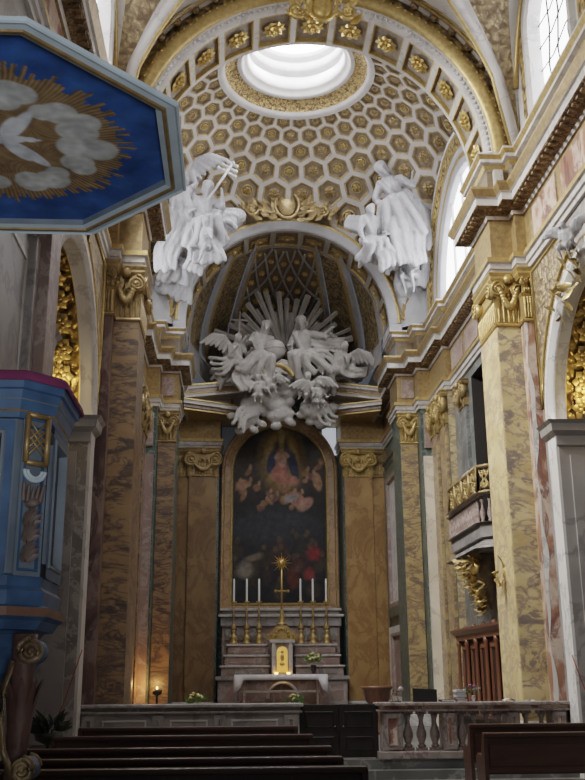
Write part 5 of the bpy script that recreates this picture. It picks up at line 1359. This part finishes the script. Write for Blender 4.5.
for k, (sx, sy) in enumerate(((1, -1), (-1, -1))):
    c = Vector((sx * (H + .01), sy * (H - .30), 0)); out = Vector((sx, sy, 0)).normalized()
    lg = None
    # carved tapering leg
    mb = MB(); rings = []
    for z, r, o in ((zb - .13, .05, -.02), (zb - .24, .047, -.02), (zb - .30, .043, -.02), (zb - .42, .047, -.02), (zb - .55, .042, -.03), (zb - .62, .04, -.03), (zb - .80, .05, -.03), (zb - .88, .06, -.03)):
        q = c + out * (o - .03); rings.append([(q.x + r * math.cos(2 * PI * i / 12), q.y + r * math.sin(2 * PI * i / 12), z) for i in range(12)])
    mb.loft(rings)
    for i in range(9):
        a = 2 * PI * i / 9; v = Vector((math.cos(a), math.sin(a), 0)); b0 = c - out * .05 + v * .042
        leaf_strip(mb, b0 + Vector((0, 0, zb - .56)), b0 + v * .008 + Vector((0, 0, zb - .28)), v, .018, 6, 0, .05)
    lg = mb.build('leg', M.legw, pu)
    sd_ = Vector((-out.y, out.x, 0))
    # top scroll: rolled blue cylinder with gilt spiral ends facing sideways
    for nm, z, r, of in (('upper_scroll', zb - .20, .052, .0), ('lower_scroll', zb - .63, .048, .0)):
        mb = MB(); ax = Vector((0, -1, 0)) if nm else sd_
        u = Vector((1, 0, 0)) * sx; w_ = Vector((0, 0, 1)); cc = c + out * of + Vector((sx * .01, -.02, z))
        n = 18; A_ = [cc + (u * math.cos(2 * PI * i / n) + w_ * math.sin(2 * PI * i / n)) * r * .9 for i in range(n)]
        mb.loft([[p_ - ax * .07 for p_ in A_], [p_ + ax * .066 for p_ in A_]], 0); mb.loft([[p_ + ax * .05 + (p_ - cc) * .03 for p_ in A_], [p_ + ax * .069 for p_ in A_]], 1)
        for e in (-1, 1):
            mb.tube([p_ + ax * .07 * e for p_ in spiral(cc, r * .95, 2.2, u, w_, 1 if nm[0] == 'u' else -1, start=PI * .5)], [r * .26 * (1 - .5 * q / 30) for q in range(31)], 6, 1)
            mb.ell(cc + ax * .075 * e, r * .2, mi=1, nu=8, nv=6)
        mb.build(nm, [M.blue, M.giltp], lg)
    mb = MB(); mb.tube([c + Vector((-sx * .055, sy * .07, zb - .235)), c + Vector((-sx * .085, sy * .07, zb - .33)), c + Vector((-sx * .09, sy * .07, zb - .44)), c + Vector((-sx * .07, sy * .07, zb - .56)), c + Vector((-sx * .03, sy * .07, zb - .65)), c + Vector((sx * .01, sy * .07, zb - .68))], .014, 7)
    mb.build('gilt_strap', M.giltp, lg)
mb = MB(); mb.lathe([(.26, 0), (.28, .02), (.36, .14), (.28, .2), (.22, .3), (.16, .7), (.18, 1.0), (.26, 1.25), (.26, zb - .34)], n=20); mb.build('pedestal', M.terra, pu)
mb = MB(); mb.prism(octp(.66, .2), .92, 1.02); mb.prism(octp(.6, .18), .6, .92); mb.prism(octp(.7, .2), 0, .6); mb.build('plinth', M.darkm, pu)
mb = MB(); oc2 = octp(H + .05, .13); mb.sweep(oc2, [(-.14, zt2 + .123), (-.14, zt2 + .14), (-.04, zt2 + .158), (.005, zt2 + .15), (.022, zt2 + .135), (.028, zt2 + .11), (.026, zt2 + .10), (.013, zt2 + .11), (.012, zt2 + .123)], 0, side=-1, closed=True, smooth=True)
tag(mb.build('pulpit_cloth', M.velvet, None, PC), 'magenta velvet cover lying along the rail of the blue pulpit', 'cloth')

# sounding board
cc = Vector((-1.345, 4.645, 0)); zc3 = 4.3
ca = thing('pulpit_canopy', 'octagonal blue sounding board painted with a white dove in golden rays, hung over the pulpit', 'canopy', (cc.x, cc.y, zc3))
hh = 1.05; chm = 2 * hh / (2 + math.sqrt(2))
oc = octo(hh, chm)
mb = MB(); mb.sweep(oc, [(-.12, .05), (-.115, .01), (-.085, .0), (-.08, -.010), (-.065, -.010), (-.06, .0), (-.02, .004), (-.01, -.006), (.0, .0), (.002, .02), (-.05, .035), (-.2, .10), (-.3, .11)], [3, 0, 2, 2, 2, 0, 0, 0, 0, 3, 3, 3], side=-1, closed=True)
mb.build('frame', [M.ltblue, M.ltblue, M.goldd, M.greyblue], ca)
mb = MB(); mb.prism(octo(hh - .2, chm - .08), .06, .10); mb.build('lid', M.greyblue, ca)
rays = [random.Random(k).uniform(.88, 1.05) for k in range(90)]
BD = (-.02, -.02)
def dove(x, y):
    """distance-like test for the painted bird, x to the right, y into the picture"""
    k = blob(x, y, .05, .0, .12, .04, -.1, .2)
    k = max(k, blob(x, y, .175, -.005, .034, .026, .1, .2), blob(x, y, .212, .0, .022, .009, 0, .3))
    for (px_, py_, rx, ry, r) in ((.14, -.14, .16, .04, -1.0), (.09, -.11, .12, .045, -1.1), (.14, .14, .16, .04, 1.0), (.09, .11, .12, .045, 1.1), (-.09, .01, .09, .04, .1), (-.13, .03, .07, .02, .5), (-.13, -.03, .07, .02, -.4)): k = max(k, blob(x, y, px_, py_, rx, ry, r, .2))
    return k
CL = []
_r = random.Random(5)
for k in range(14):
    a = 2 * PI * (k + .3) / 14
    for q in range(3): CL.append((.47 * math.cos(a) + _r.uniform(-.06, .06), .45 * math.sin(a) + _r.uniform(-.05, .05), _r.uniform(.075, .12)))
def board(x, y):
    r = math.hypot(x, y * 1.02); th = math.atan2(y, x)
    n = noise.noise(Vector((x * 5, y * 5, 2))); n2 = noise.noise(Vector((x * 22, y * 22, 7)))
    blue = (.04 * (1 + .5 * n), .115 * (1 + .5 * n), .36 * (1 + .4 * n + .2 * n2))
    lim = .70 * rays[int((th + PI) / (2 * PI) * 180) % 90]
    col = blue
    if r < lim:
        st_ = .8 + .35 * math.sin(th * 160 + n * 4) * (r / .6) + .25 * n2
        col = (.36 * st_, .245 * st_, .13 * st_)
    if r > .30:
        k = 0
        for cx, cy, cr in CL:
            d = math.hypot(x - cx, y - cy) / cr
            if d < 1: k = max(k, min(1, (1 - d) * 7) * (.85 + .15 * (1 - d)))
        if k: col = tuple(col[i] * (1 - k) + (.66, .70, .68)[i] * (.9 + .25 * n2 + .2 * n) * k for i in range(3))
    k = dove(x, y)
    if k: col = tuple(col[i] * (1 - k) + (.74, .79, .84)[i] * (1 + .2 * n2) * k for i in range(3))
    return col
NB = 230
vs = []; cs = []; fs = []; idx = {}
he = hh - .105
for j in range(NB + 1):
    for i in range(NB + 1):
        x = -he + 2 * he * i / NB; y = -he + 2 * he * j / NB; vs.append((x, y, .045)); cs.append(board(x - .07, y))
inn = lambda x, y: abs(x) + abs(y) < he * math.sqrt(2) * 1.0 + .012
fs = [(j * (NB + 1) + i, (j + 1) * (NB + 1) + i, (j + 1) * (NB + 1) + i + 1, j * (NB + 1) + i + 1) for j in range(NB) for i in range(NB) if inn(-he + 2 * he * (i + .5) / NB, -he + 2 * he * (j + .5) / NB)]
me = bpy.data.meshes.new('painted_board'); me.from_pydata(vs, [], fs); me.materials.append(M.panel)
at_ = me.color_attributes.new('paint', 'FLOAT_COLOR', 'POINT'); at_.data.foreach_set('color', [q for c in cs for q in (*c, 1.0)])
o = bpy.data.objects.new('painted_board', me); COL.objects.link(o); o.parent = ca
mb = MB(); mb.box(hh - .62, hh - .22, -.012, .012, 0, .02); mb.v = [(x * .7071 + (y) * .7071 + .10, -(x) * .7071 + y * .7071 - .52, z + .005) for x, y, z in mb.v]

# ================================================================== balcony on the right wall
bx = XC + 4.4; by0, by1 = 20.7, 24.2; bw = .60
bal = thing('singers_balcony', 'marble singers balcony with gilt openwork parapet on the right chancel wall', 'balcony', (bx, (by0 + by1) / 2, 4.5))
hl = (by1 - by0) / 2
pb = [(0, -hl), (-bw + .25, -hl), (-bw, -hl + .3), (-bw, hl - .3), (-bw + .25, hl), (0, hl)]
mb = MB(); mb.prism(pb, .0, .30); mb.sweep(pb, [(-.15, -.25), (.0, -.18), (.02, -.1), (.1, -.04), (.12, .06), (.05, .1), (.06, .22), (.1, .26), (.1, .31), (-.1, .31)], [1, 0, 0, 0, 0, 1, 0, 0, 0], side=-1); mb.prism([(x * .8, y * .93) for x, y in pb], -.25, 0, 1); mb.build('floor_slab', [M.greym, M.darkm], bal)
mb = MB(); mb.sweep(pb, [(-.1, .86), (.03, .86), (.05, .92), (.02, .96), (-.1, .96)], 0, side=-1); mb.build('middle_rail', M.greym, bal)
segs = [(pb[k], pb[k + 1]) for k in range(5)]
nb = 0
bp = [(.035, 0), (.05, .03), (.03, .06), (.06, .16), (.06, .22), (.03, .34), (.025, .42), (.045, .5), (.045, .55)]
for a, b in segs:
    L_ = math.hypot(b[0] - a[0], b[1] - a[1]); n = max(1, int(L_ / .17))
    for i in range(n):
        t = (i + .5) / n; mb = MB(); mb.lathe(bp, (a[0] + (b[0] - a[0]) * t, a[1] + (b[1] - a[1]) * t, .31), 8); mb.build('baluster', M.pinkm, bal)
for k, (a, b) in enumerate(segs):
    d = Vector((b[0] - a[0], b[1] - a[1], 0)); L_ = d.length; d.normalize(); n = Vector((d.y, -d.x, 0)) * 1
    A_ = Vector((*a, 0)); mb = MB()
    for z in (.98, 1.56): mb.tube([A_ + Vector((0, 0, z)), A_ + d * L_ + Vector((0, 0, z))], .045, 6)
    m_ = max(1, round(L_ / .75))
    for i in range(m_ + 1): mb.tube([A_ + d * L_ * i / m_ + Vector((0, 0, .98)), A_ + d * L_ * i / m_ + Vector((0, 0, 1.56))], .05, 6)
    mb.build('parapet_frame', M.goldd, bal)
    mb = MB()
    for i in range(m_):
        w_ = L_ / m_; c = A_ + d * w_ * (i + .5) + Vector((0, 0, 1.27)); u = d; hw = max(.05, w_ / 2 - .06)
        for sx in (-1, 1):
            for sz in (-1, 1):
                pts = spiral(c + u * sx * hw * .5 + Vector((0, 0, sz * .12)), min(.13, hw * .5), 1.7, u, Vector((0, 0, 1)), sx * sz, start=PI / 2 * sz); mb.tube(pts, .02, 5)
                mb.tube([c, c + u * sx * hw * .5 + Vector((0, 0, sz * .05)), c + u * sx * hw + Vector((0, 0, sz * .22))], .018, 5)
        mb.tube([c + u * hw * .3 * math.cos(t) + Vector((0, 0, .2 * math.sin(t))) for t in [2 * PI * q / 16 for q in range(17)]], .02, 5)
    mb.build('openwork', M.gold, bal)
br = thing('balcony_bracket', 'gilt carved foliage bracket hanging under the singers balcony', 'ornament', (bx - .08, (by0 + by1) / 2 - .1, 3.0))
mb = MB(); rg = random.Random(4)
mb.loft([[(x * k_ , y * k2, z) for x, y in ((0, -1), (-.45, -.8), (-.6, 0), (-.45, .8), (0, 1))] for z, k_, k2 in ((1.24, 1, 1.0), (.95, .75, .7), (.6, .5, .45), (.3, .3, .25), (.05, .12, .1))], 0, True); mb.v = [(x * .75, y * .8, z) for x, y, z in mb.v]; mb.build('core', M.coffer, br)
mb = MB()
for k in range(130):
    t = rg.random(); z = .05 + 1.15 * t; y = rg.uniform(-1, 1) * (.12 + .85 * t); x = -(.12 + .5 * t * math.sqrt(max(0, 1 - (y / (.14 + .87 * t)) ** 2))) ; b = Vector((x, y, z)); v = Vector((-.6, y * .5, rg.uniform(-.6, .5))).normalized()
    leaf_strip(mb, b, b + (v * .16 + Vector((0, rg.uniform(-.14, .14), rg.uniform(-.2, .08)))), (-1, 0, .3), .06, 5)
mb.build('leaves', M.gold, br)
mb = MB()
for s in (-1, 1): mb.tube([(p.x, p.y, p.z) for p in spiral((-.45, s * .5, .98), .2, 2, Vector((0, 1, 0)), Vector((0, 0, 1)), s)], .05, 6)
for k in range(7): mb.ell((-.42 + .02 * k, rg.uniform(-.12, .12), .9 - .12 * k), .09, nu=8, nv=6)
mb.build('scrolls', M.goldb, br)
# pilaster inside the loft and dark stalls below
pilaster('small grey pilaster with hanging gilt capital in the dark loft behind the balcony', bx + .02, 24.0, .62, .12, M.slate, M.goldd, -PI / 2, z0=6.0, zc=8.3, zt=8.95)
stl = thing('choir_stall', 'dark reddish wooden choir stall of tall panels below the balcony', 'stall', (bx - .01, 22.3, .29))
L0, L1, ht = -3.4, 3.05, 2.35
mb = MB(); mb.box(-.12, 0, L0, L1, 0, ht); mb.build('back', M.wood, stl)
nP = 7
for k in range(nP):
    ya, yb = L0 + (L1 - L0) * k / nP, L0 + (L1 - L0) * (k + 1) / nP
    mb = MB(); mb.coffer(lambda u, v, d: (-.14 + d, u, v), ya + .06, yb - .06, .5, ht - .28, .09, .1, .05, (0, 0, 0), 2, .02); mb.build('panel', M.woodred, stl)
for k in range(nP + 1):
    y = L0 + (L1 - L0) * k / nP; mb = MB(); mb.lathe([(.07, 0), (.07, .3), (.045, .35), (.05, 1.2), (.04, ht - .35), (.07, ht - .3), (.07, ht - .2)], (-.2, y, 0), 10); mb.build('colonnette', M.woodred, stl)
mb = MB(); mb.sweep([(0, L0 - .08), (-.2, L0 - .08), (-.2, L1 + .08), (0, L1 + .08)], [(0, ht - .22), (.04, ht - .2), (.05, ht - .08), (.16, ht), (.17, ht + .06), (-.2, ht + .07)], 0, side=1)
for k in range(nP + 1):
    y = L0 + (L1 - L0) * k / nP; mb.lathe([(.06, ht + .06), (.07, ht + .08), (.04, ht + .12), (.01, ht + .15)], (-.24, y, 0), 8)
mb.build('cornice', M.woodred, stl)
mb = MB(); mb.bbox(-.6, -.12, L0, L1, .38, .44, .01); mb.box(-.5, -.14, L0, L1, 0, .38); mb.build('seat', M.wood, stl)

# ================================================================== communion rail
ZR = .29
M.railm = marble('aged_marble', (.20, .165, .15), (.32, .28, .265), (.14, .09, .085), 3, rough=.4, width=.05)
def baluster_mb():
    mb = MB(); mb.box(-.085, .085, -.085, .085, 0, .05); mb.lathe([(.06, .05), (.075, .08), (.045, .11), (.085, .22), (.085, .28), (.04, .42), (.035, .48), (.06, .55), (.06, .58)], n=12); mb.box(-.08, .08, -.08, .08, .57, .62); return mb
YR = 17.0
def rail(label, x0, x1, piers, solid):
    t = thing('communion_rail', label, 'balustrade', ((x0 + x1) / 2, YR, ZR)); c = (x0 + x1) / 2
    mb = MB(); mb.bbox(x0 - c - .06, x1 - c + .06, -.24, .2, 0, .12, .015); mb.build('base', M.railm if not solid else M.darkm, t)
    mb = MB(); mb.bbox(x0 - c - .06, x1 - c + .06, -.23, .19, .74, .775, .01, 0); mb.bbox(x0 - c - .03, x1 - c + .03, -.2, .16, .775, .83, .01, 1); mb.bbox(x0 - c - .08, x1 - c + .08, -.26, .22, .83, .885, .015, 0); mb.build('handrail', [M.railm, M.jasper] if not solid else [M.greym, M.darkm], t)
    for xa, xb in piers:
        mb = MB(); mb.bbox(xa - c, xb - c, -.18, .16, .12, .74, .01, 0)
        mb.coffer(lambda u, v, d: (u, -.205 + d, v), xa - c + .02, xb - c - .02, .15, .71, .05, .05, .015, (0, 0, 1), 2, .005)
        mb.build('pier', [M.railm, M.jasper] if not solid else [M.greym, M.darkm], t)
    if not solid:
        me_ = None
        for (a, b) in zip(piers[:-1], piers[1:]):
            g0, g1 = a[1], b[0]; n = max(1, round((g1 - g0) / .235))
            for i in range(n):
                x = g0 + (g1 - g0) * (i + .5) / n
                if me_ is None: o = baluster_mb().build('baluster', M.railm, t); me_ = o.data
                else: o = bpy.data.objects.new('baluster', me_); COL.objects.link(o); o.parent = t
                o.location = (x - c, -.02, .12)
    else:
        for (a, b) in zip(piers[:-1], piers[1:]):
            mb = MB(); mb.box(a[1] - c, b[0] - c, -.16, .12, .12, .74, 0); mb.coffer(lambda u, v, d: (u, -.165 + d, v), a[1] - c + .03, b[0] - c - .03, .16, .70, .06, .06, .03, (0, 1, 2), 2, .01)
            mb.build('panel', [M.greym, M.whitem, M.darkm], t)
    return t
X = lambda px: at(px, 730, YR).x
rail('pale marble communion rail with turned balusters and red panels, right of the wooden gate', X(380), 5.62, [(X(381), X(401)), (X(441), X(455)), (X(505), X(518)), (5.35, 5.6)], False)
rail('dark inlaid marble communion rail without balusters, behind the left pews', -2.45, X(298), [(-2.45, -2.2), (-1.3, -1.1), (-.3, -.1), (X(283), X(298))], True)
M.gatew = wood('black_wood', (.008, .006, .005), (.016, .011, .009), axis=2)
gt = thing('wooden_gate', 'dark wooden double gate closing the gap in the communion rail', 'gate', ((X(299) + X(379)) / 2, YR + .02, ZR))
gw = (X(379) - X(299)) / 2 - .01
for s in (-1, 1):
    mb = MB(); a, b = sorted((s * .001, s * gw)); mb.bbox(a, b, -.03, .05, .02, .86, .01)
    for (z0_, z1_) in ((.08, .40), (.44, .80)): mb.coffer(lambda u, v, d: (u, -.035 + d, v), a + .04, b - .04, z0_, z1_, .05, .05, .02, (0, 0, 0), 2, .008)
    lf = mb.build('leaf', M.gatew, gt); mb = MB(); mb.ell((s * .07, -.06, .5), .025); mb.build('knob', M.iron, lf)

# things standing on the rail
RT = ZR + .887
def onrail(px): return at(px, 700, YR).x
def bookbox(name, label, cat, px0, px1, h, m, dep=.2, tilt=0):
    a, b = onrail(px0), onrail(px1); t = thing(name, label, cat, ((a + b) / 2, YR, RT)); return t, (b - a) / 2
t, hw = bookbox('black_lectern', 'black box like reading stand on the marble rail', 'reading stand', 413, 437, .2, M.blk)
mb = MB(); mb.hprism([(-hw, 0), (hw, 0), (hw, .20), (-hw, .22)], -.02, .02); mb.build('face_board', M.blk, t); mb = MB(); mb.bbox(-hw + .02, hw - .02, -.0, .16, 0, .03, .005); mb.build('foot', M.iron, t)
t, hw = bookbox('music_folder', 'low black folder lying beside the reading stand on the marble rail', 'folder', 440, 453, .1, M.blk)
mb = MB(); mb.bbox(-hw, hw, -.1, .14, 0, .035, .005); mb.build('cover', M.blk, t); mb = MB(); mb.box(-hw + .01, hw - .005, -.105, .13, .008, .027); mb.build('pages', M.paper, t)
bk = random.Random(2)
cols = [M.paper, M.woodred, M.paper, M.greyblue, M.paper]
for k in range(5):
    x = onrail(460) + bk.uniform(-.012, .012); t = thing('book', 'book in the small stack on the marble rail, %s from the bottom' % ordn[k], 'book', (x, YR, RT + .038 * k), bk.uniform(-.12, .12), 'stack of books on the rail')
    mb = MB(); mb.bbox(-.085, .085, -.11, .11, 0, .007, .002); mb.bbox(-.085, .085, -.11, .11, .031, .038, .002); mb.box(-.085, -.078, -.11, .11, .005, .033); mb.build('cover', cols[k], t)
    mb = MB(); mb.box(-.078, .08, -.105, .105, .007, .031); mb.build('pages', M.paper, t)
flower_vase('flower_vase', 'small vase of purple and pink flowers on the marble rail', (onrail(473.5), YR, RT), M.petalp, .13, .1, M.whitem, 36)
for k, (px, lb2) in enumerate(((509, 'white folded papers on the marble rail in front of the bright pier'), (530, 'single white sheet near the right end of the marble rail'))):
    mb = MB(); hw = .1 if k == 0 else .07
    rings = [[(-hw + 2 * hw * i / 8, y, .012 + (.035 * math.sin(PI * i / 8) if k == 0 else .006 * math.sin(i))) for i in range(9)] for y in (-.1, 0, .1)]
    mb.loft(rings, 0, False, False, False); o = mb.build('paper_sheet', M.paper, None, (onrail(px), YR, RT)); o.modifiers.new('t', 'SOLIDIFY').thickness = .006; tag(o, lb2, 'paper')
lp = thing('desk_lamp', 'small dark desk lamp with bent arm on the left end of the marble rail', 'lamp', (onrail(398), YR, RT))
mb = MB(); mb.lathe([(.06, 0), (.06, .015), (.02, .025), (.01, .05)], n=12); mb.build('base', M.iron, lp)
mb = MB(); mb.tube([(0, 0, .04), (-.03, 0, .14), (.01, 0, .22), (.05, 0, .24)], .009, 6); mb.build('arm', M.iron, lp)
mb = MB(); mb.lathe([(.02, .25), (.04, .23), (.07, .16)], (.05, 0, 0), 12); mb.build('lamp_shade', M.greym, lp)
lp2 = thing('microphone_stand', 'thin dark gooseneck microphone on the left end of the marble rail', 'microphone', (onrail(392), YR - .05, RT)); mb = MB(); mb.lathe([(.05, 0), (.05, .012), (.008, .02)], n=10); mb.build('base', M.iron, lp2); mb = MB(); mb.tube([(0, 0, .015), (-.01, 0, .1), (.01, -.02, .17)], .005, 5); mb.ell((.012, -.025, .185), (.012, .012, .022)); mb.build('gooseneck', M.blk, lp2)
# font shaped credence table beyond the rail
q = at(377, 690, 24.0)
cr_ = thing('credence_stand', 'dark bowl shaped wooden stand beyond the rail right of the altar', 'stand', (q.x, 24.0, .29))
zz = at(377, 686, 24.0).z - .29
mb = MB(); mb.lathe([(.18, 0), (.2, .05), (.1, .12), (.07, .4), (.1, zz - .5)], n=16); mb.build('pedestal', M.woodred, cr_)
mb = MB(); mb.lathe([(.1, zz - .5), (.28, zz - .34), (.33, zz - .08), (.38, zz - .05), (.38, zz), (.02, zz)], n=20); mb.build('bowl', M.woodred, cr_)

# ================================================================== pews
def pew(label, x0, x1, y, h=.92, name='pew', grp=None):
    t = thing(name, label, 'pew', ((x0 + x1) / 2, y, 0), 0, grp); w = (x1 - x0) / 2
    mb = MB(); mb.bbox(-w, w, -.025, .02, .42, h - .05, .008); mb.bbox(-w + .05, w - .05, -.035, -.02, .5, h - .14, .006); mb.build('backrest', M.pew, t)
    mb = MB(); mb.bbox(-w - .02, w + .02, -.08, .05, h - .05, h, .015); mb.build('top_rail', M.pew, t)
    mb = MB(); mb.bbox(-w, w, .0, .40, .40, .445, .01); mb.build('seat', M.pew, t)
    for s in (-1, 1):
        mb = MB(); xx = s * (w - .0)
        pr = [(-.1, 0), (.42, 0), (.42, .1), (.36, .2), (.40, .42), (.40, .60), (.30, .64), (.12, .62), (.06, h - .1), (.03, h - .02), (-.07, h - .02), (-.05, .4)]
        vs_ = [(xx - .025, y_, z_) for y_, z_ in pr] + [(xx + .025, y_, z_) for y_, z_ in pr]; n = len(pr)
        mb.add(vs_, [list(range(n)), [n + i for i in range(n)][::-1]] + [(i, n + i, n + (i + 1) % n, (i + 1) % n) for i in range(n)])
        mb.build('end_panel', M.pew, t)
    mb = MB(); mb.bbox(-w, w, -.28, -.1, .14, .18, .008); 
    mb.build('kneeler', M.pew, t)
    return t
for k, (py, pxr, pxl) in enumerate(((768, 364, 10), (758, 340, 12), (747.5, 329.5, 8), (735.5, 311, 24), (727, 296, 40))):
    Yp = 8.0
    for _ in range(30): Yp *= (at(150, py, Yp).z - 1.6) and (-.68 / (at(150, py, Yp).z - 1.6))
    Yp = min(Yp, 15.6)
    x1 = at(pxr, py, Yp).x; x0 = -2.15
    pew('long dark wooden pew in the left block, %s row counted from the camera' % ['first', 'second', 'third', 'fourth', 'fifth'][k], x0, x1, Yp, grp='left pew rows')
pew('dark wooden pew on the right facing the rail, farther of the two', at(470, 727, 14.6).x, 5.6, 14.6, .93)
pew('dark wooden pew on the right facing the rail, nearer one cut by the bottom edge', at(484, 733, 12.9).x, 5.6, 12.9, .90)
# ================================================================== left margin furniture
q = at(47, 722, 15.4)
st_ = thing('flower_stand', 'dark iron stand with drooping foliage at the foot of the left wall', 'plant stand', (-2.28, 13.0, 0))
mb = MB(); mb.lathe([(.2, 0), (.2, .03), (.03, .06), (.03, .8), (.16, .86), (.18, .95)], n=14); mb.build('stand', M.iron, st_)
mb = MB(); rg = random.Random(6)
for k in range(60):
    a = rg.uniform(0, 2 * PI); v = Vector((math.cos(a), math.sin(a), rg.uniform(-.3, 1))).normalized(); b = Vector((0, 0, 1.0)) + v * .08; leaf_strip(mb, b, b + v * rg.uniform(.12, .22), (v.y, -v.x, .5), .035, 4)
mb.build('leaves', plain('dark_leaves', (.03, .035, .02), .6, 0, .3, 12), st_)
q = at(196, 684, 26.0)
bsk = flower_vase('flower_basket', 'dark basket with a few yellow blossoms left of the altar', (q.x, 26.0, .29), M.petaly, .24, .6, M.wood, 30)
# warm lamp at the foot of the left pilaster, with its holder
q = at(157, 692, 26.8)
vl = thing('votive_lamp', 'small dark lamp glowing warm orange at the foot of the left chancel pilaster', 'lamp', (q.x, 26.8, .29))
zl = q.z - .29
mb = MB(); mb.lathe([(.12, 0), (.12, .03), (.03, .06), (.03, zl - .1), (.12, zl - .05), (.14, zl + .05), (.12, zl + .05), (.05, zl)], n=12); mb.build('stand', M.iron, vl)
mb = MB(); mb.ell((0, 0, zl + .1), (.025, .025, .04), nu=10, nv=8); mb.build('flame_glass', M.lamp, vl)
l = bpy.data.lights.new('votive_light', 'POINT'); l.energy = 30; l.color = (1, .5, .15); l.shadow_soft_size = .06; lo = bpy.data.objects.new('votive_light_lamp', l); COL.objects.link(lo); lo.location = (q.x - .16, 26.8, q.z + .2)
# spotlit gilding inside the chapel arches
for s in (1, -1):
    q = (XC + s * 4.62, 16.2, 6.1)
    fx = thing('cornice_spotlight', 'small spotlight on the chapel impost %s' % ('under the right gilded soffit' if s > 0 else 'under the left gilded soffit above the pulpit'), 'lamp', (XC + s * 4.62, 16.22, 5.92))
    mb = MB(); mb.box(-.08, .08, -.05, .05, 0, .02); mb.build('base', M.iron, fx); mb = MB(); mb.lathe([(.05, .02), (.07, .1), (.06, .1)], n=12); mb.build('lamp_head', M.iron, fx); mb = MB(); mb.lathe([(.001, .098), (.06, .098)], n=12); mb.build('lens', M.lamp, fx)
    l = bpy.data.lights.new('spot', 'POINT'); l.energy = 12; l.color = (1, .72, .30); l.shadow_soft_size = .05; lo = bpy.data.objects.new('chapel_spot_light', l); COL.objects.link(lo); lo.location = (q[0] , 15.9, 6.35)
# sconce on the bright pier, cords
q = at(512, 575, 17.9)
sc_ = thing('wall_sconce', 'gilt branched candle sconce on the bright face of the right pier', 'sconce', (XC + 3.42, 17.95, at(512, 590, 17.9).z), PI / 2)
mb = MB(); mb.ell((0, .0, .3), (.06, .03, .12)); mb.build('back_plate', M.goldb, sc_)
mb = MB()
for s in (-1, 0, 1): mb.tube([(0, .02, .2), (s * .08, .1, .08), (s * .12, .16, .2), (s * .12, .16, .3)], .016, 6); mb.lathe([(.01, .3), (.04, .32), (.045, .34), (.01, .35)], (s * .12, .16, 0), 8)
leaf_strip(mb, (0, .02, .1), (0, .05, -.2), (0, 1, 0), .05, 5); leaf_strip(mb, (0, .02, .4), (0, .05, .68), (0, 1, 0), .05, 5)
mb.build('branches', M.goldb, sc_)
for s, px0, py0, px1, py1, Yc in ((-1, 82, 650, 56, 722, 15.8), (1, 572, 655, 590, 700, 15.8)):
    a = at(px0, py0, Yc); b = at(px1, py1, Yc); b.z = max(b.z, .95)
    mb = MB(); mb.tube([a, a.lerp(b, .35) + Vector((0, 0, -.03)), a.lerp(b, .7) + Vector((0, 0, -.04)), b], .009, 6)
    tag(mb.build('red_cord', M.rope), 'thin red rope slung from the %s' % ('left wall down to the flower stand' if s < 0 else 'right pier toward the frame edge'), 'rope')
# ------------------------------------------------------------------ light
w = bpy.data.worlds.new('world'); scn.world = w; w.use_nodes = True
w.node_tree.nodes['Background'].inputs['Color'].default_value = (.80, .86, 1.0, 1)
w.node_tree.nodes['Background'].inputs['Strength'].default_value = .07
def area(name, loc, target, size, power, col=(1, 1, 1), sy=None, spread=180):
    l = bpy.data.lights.new(name, 'AREA'); l.energy = power; l.color = col; l.size = size
    if sy: l.shape = 'RECTANGLE'; l.size_y = sy
    l.spread = math.radians(spread); o = bpy.data.objects.new(name, l); COL.objects.link(o); o.location = loc
    d = Vector(target) - Vector(loc); o.rotation_euler = d.to_track_quat('-Z', 'Y').to_euler()
    return o
area('nave_daylight', (1.6, -3.5, 13), (1.6, 14, 6), 7, 100, (1, .97, .92), 5)
area('left_lunette_light', (XC - 4.44, 23.4, 13.0), (XC + 3, 19.5, 5), 3.4, 420, (1, .97, .92), 1.8, 120)
area('right_lunette_light', (XC + 4.44, 23.4, 13.0), (XC - 2, 27, 9), 3.4, 130, (.95, .97, 1), 1.8)
area('nave_window_light', (-2.4, 8, 13.5), (5.5, 16, 6), 2, 600, (1, .98, .94), 2, 110)
area('left_window_light', (-2.2, 14.9, 13.0), (5.6, 18.2, 5), 1.6, 650, (1, .98, .94), 1.6, 110)
area('oculus_light', (XC, 23.25, 18.3), (XC, 25.5, 0), 2.2, 280, (.97, .98, 1))
area('entrance_daylight', (.7, -2.6, 1.2), (-1.0, 4.6, 4.3), 1.6, 17, (.96, .97, 1), 1.6, 48)
scn.view_settings.view_transform = 'Filmic'
scn.view_settings.look = 'None'
scn.view_settings.exposure = 0
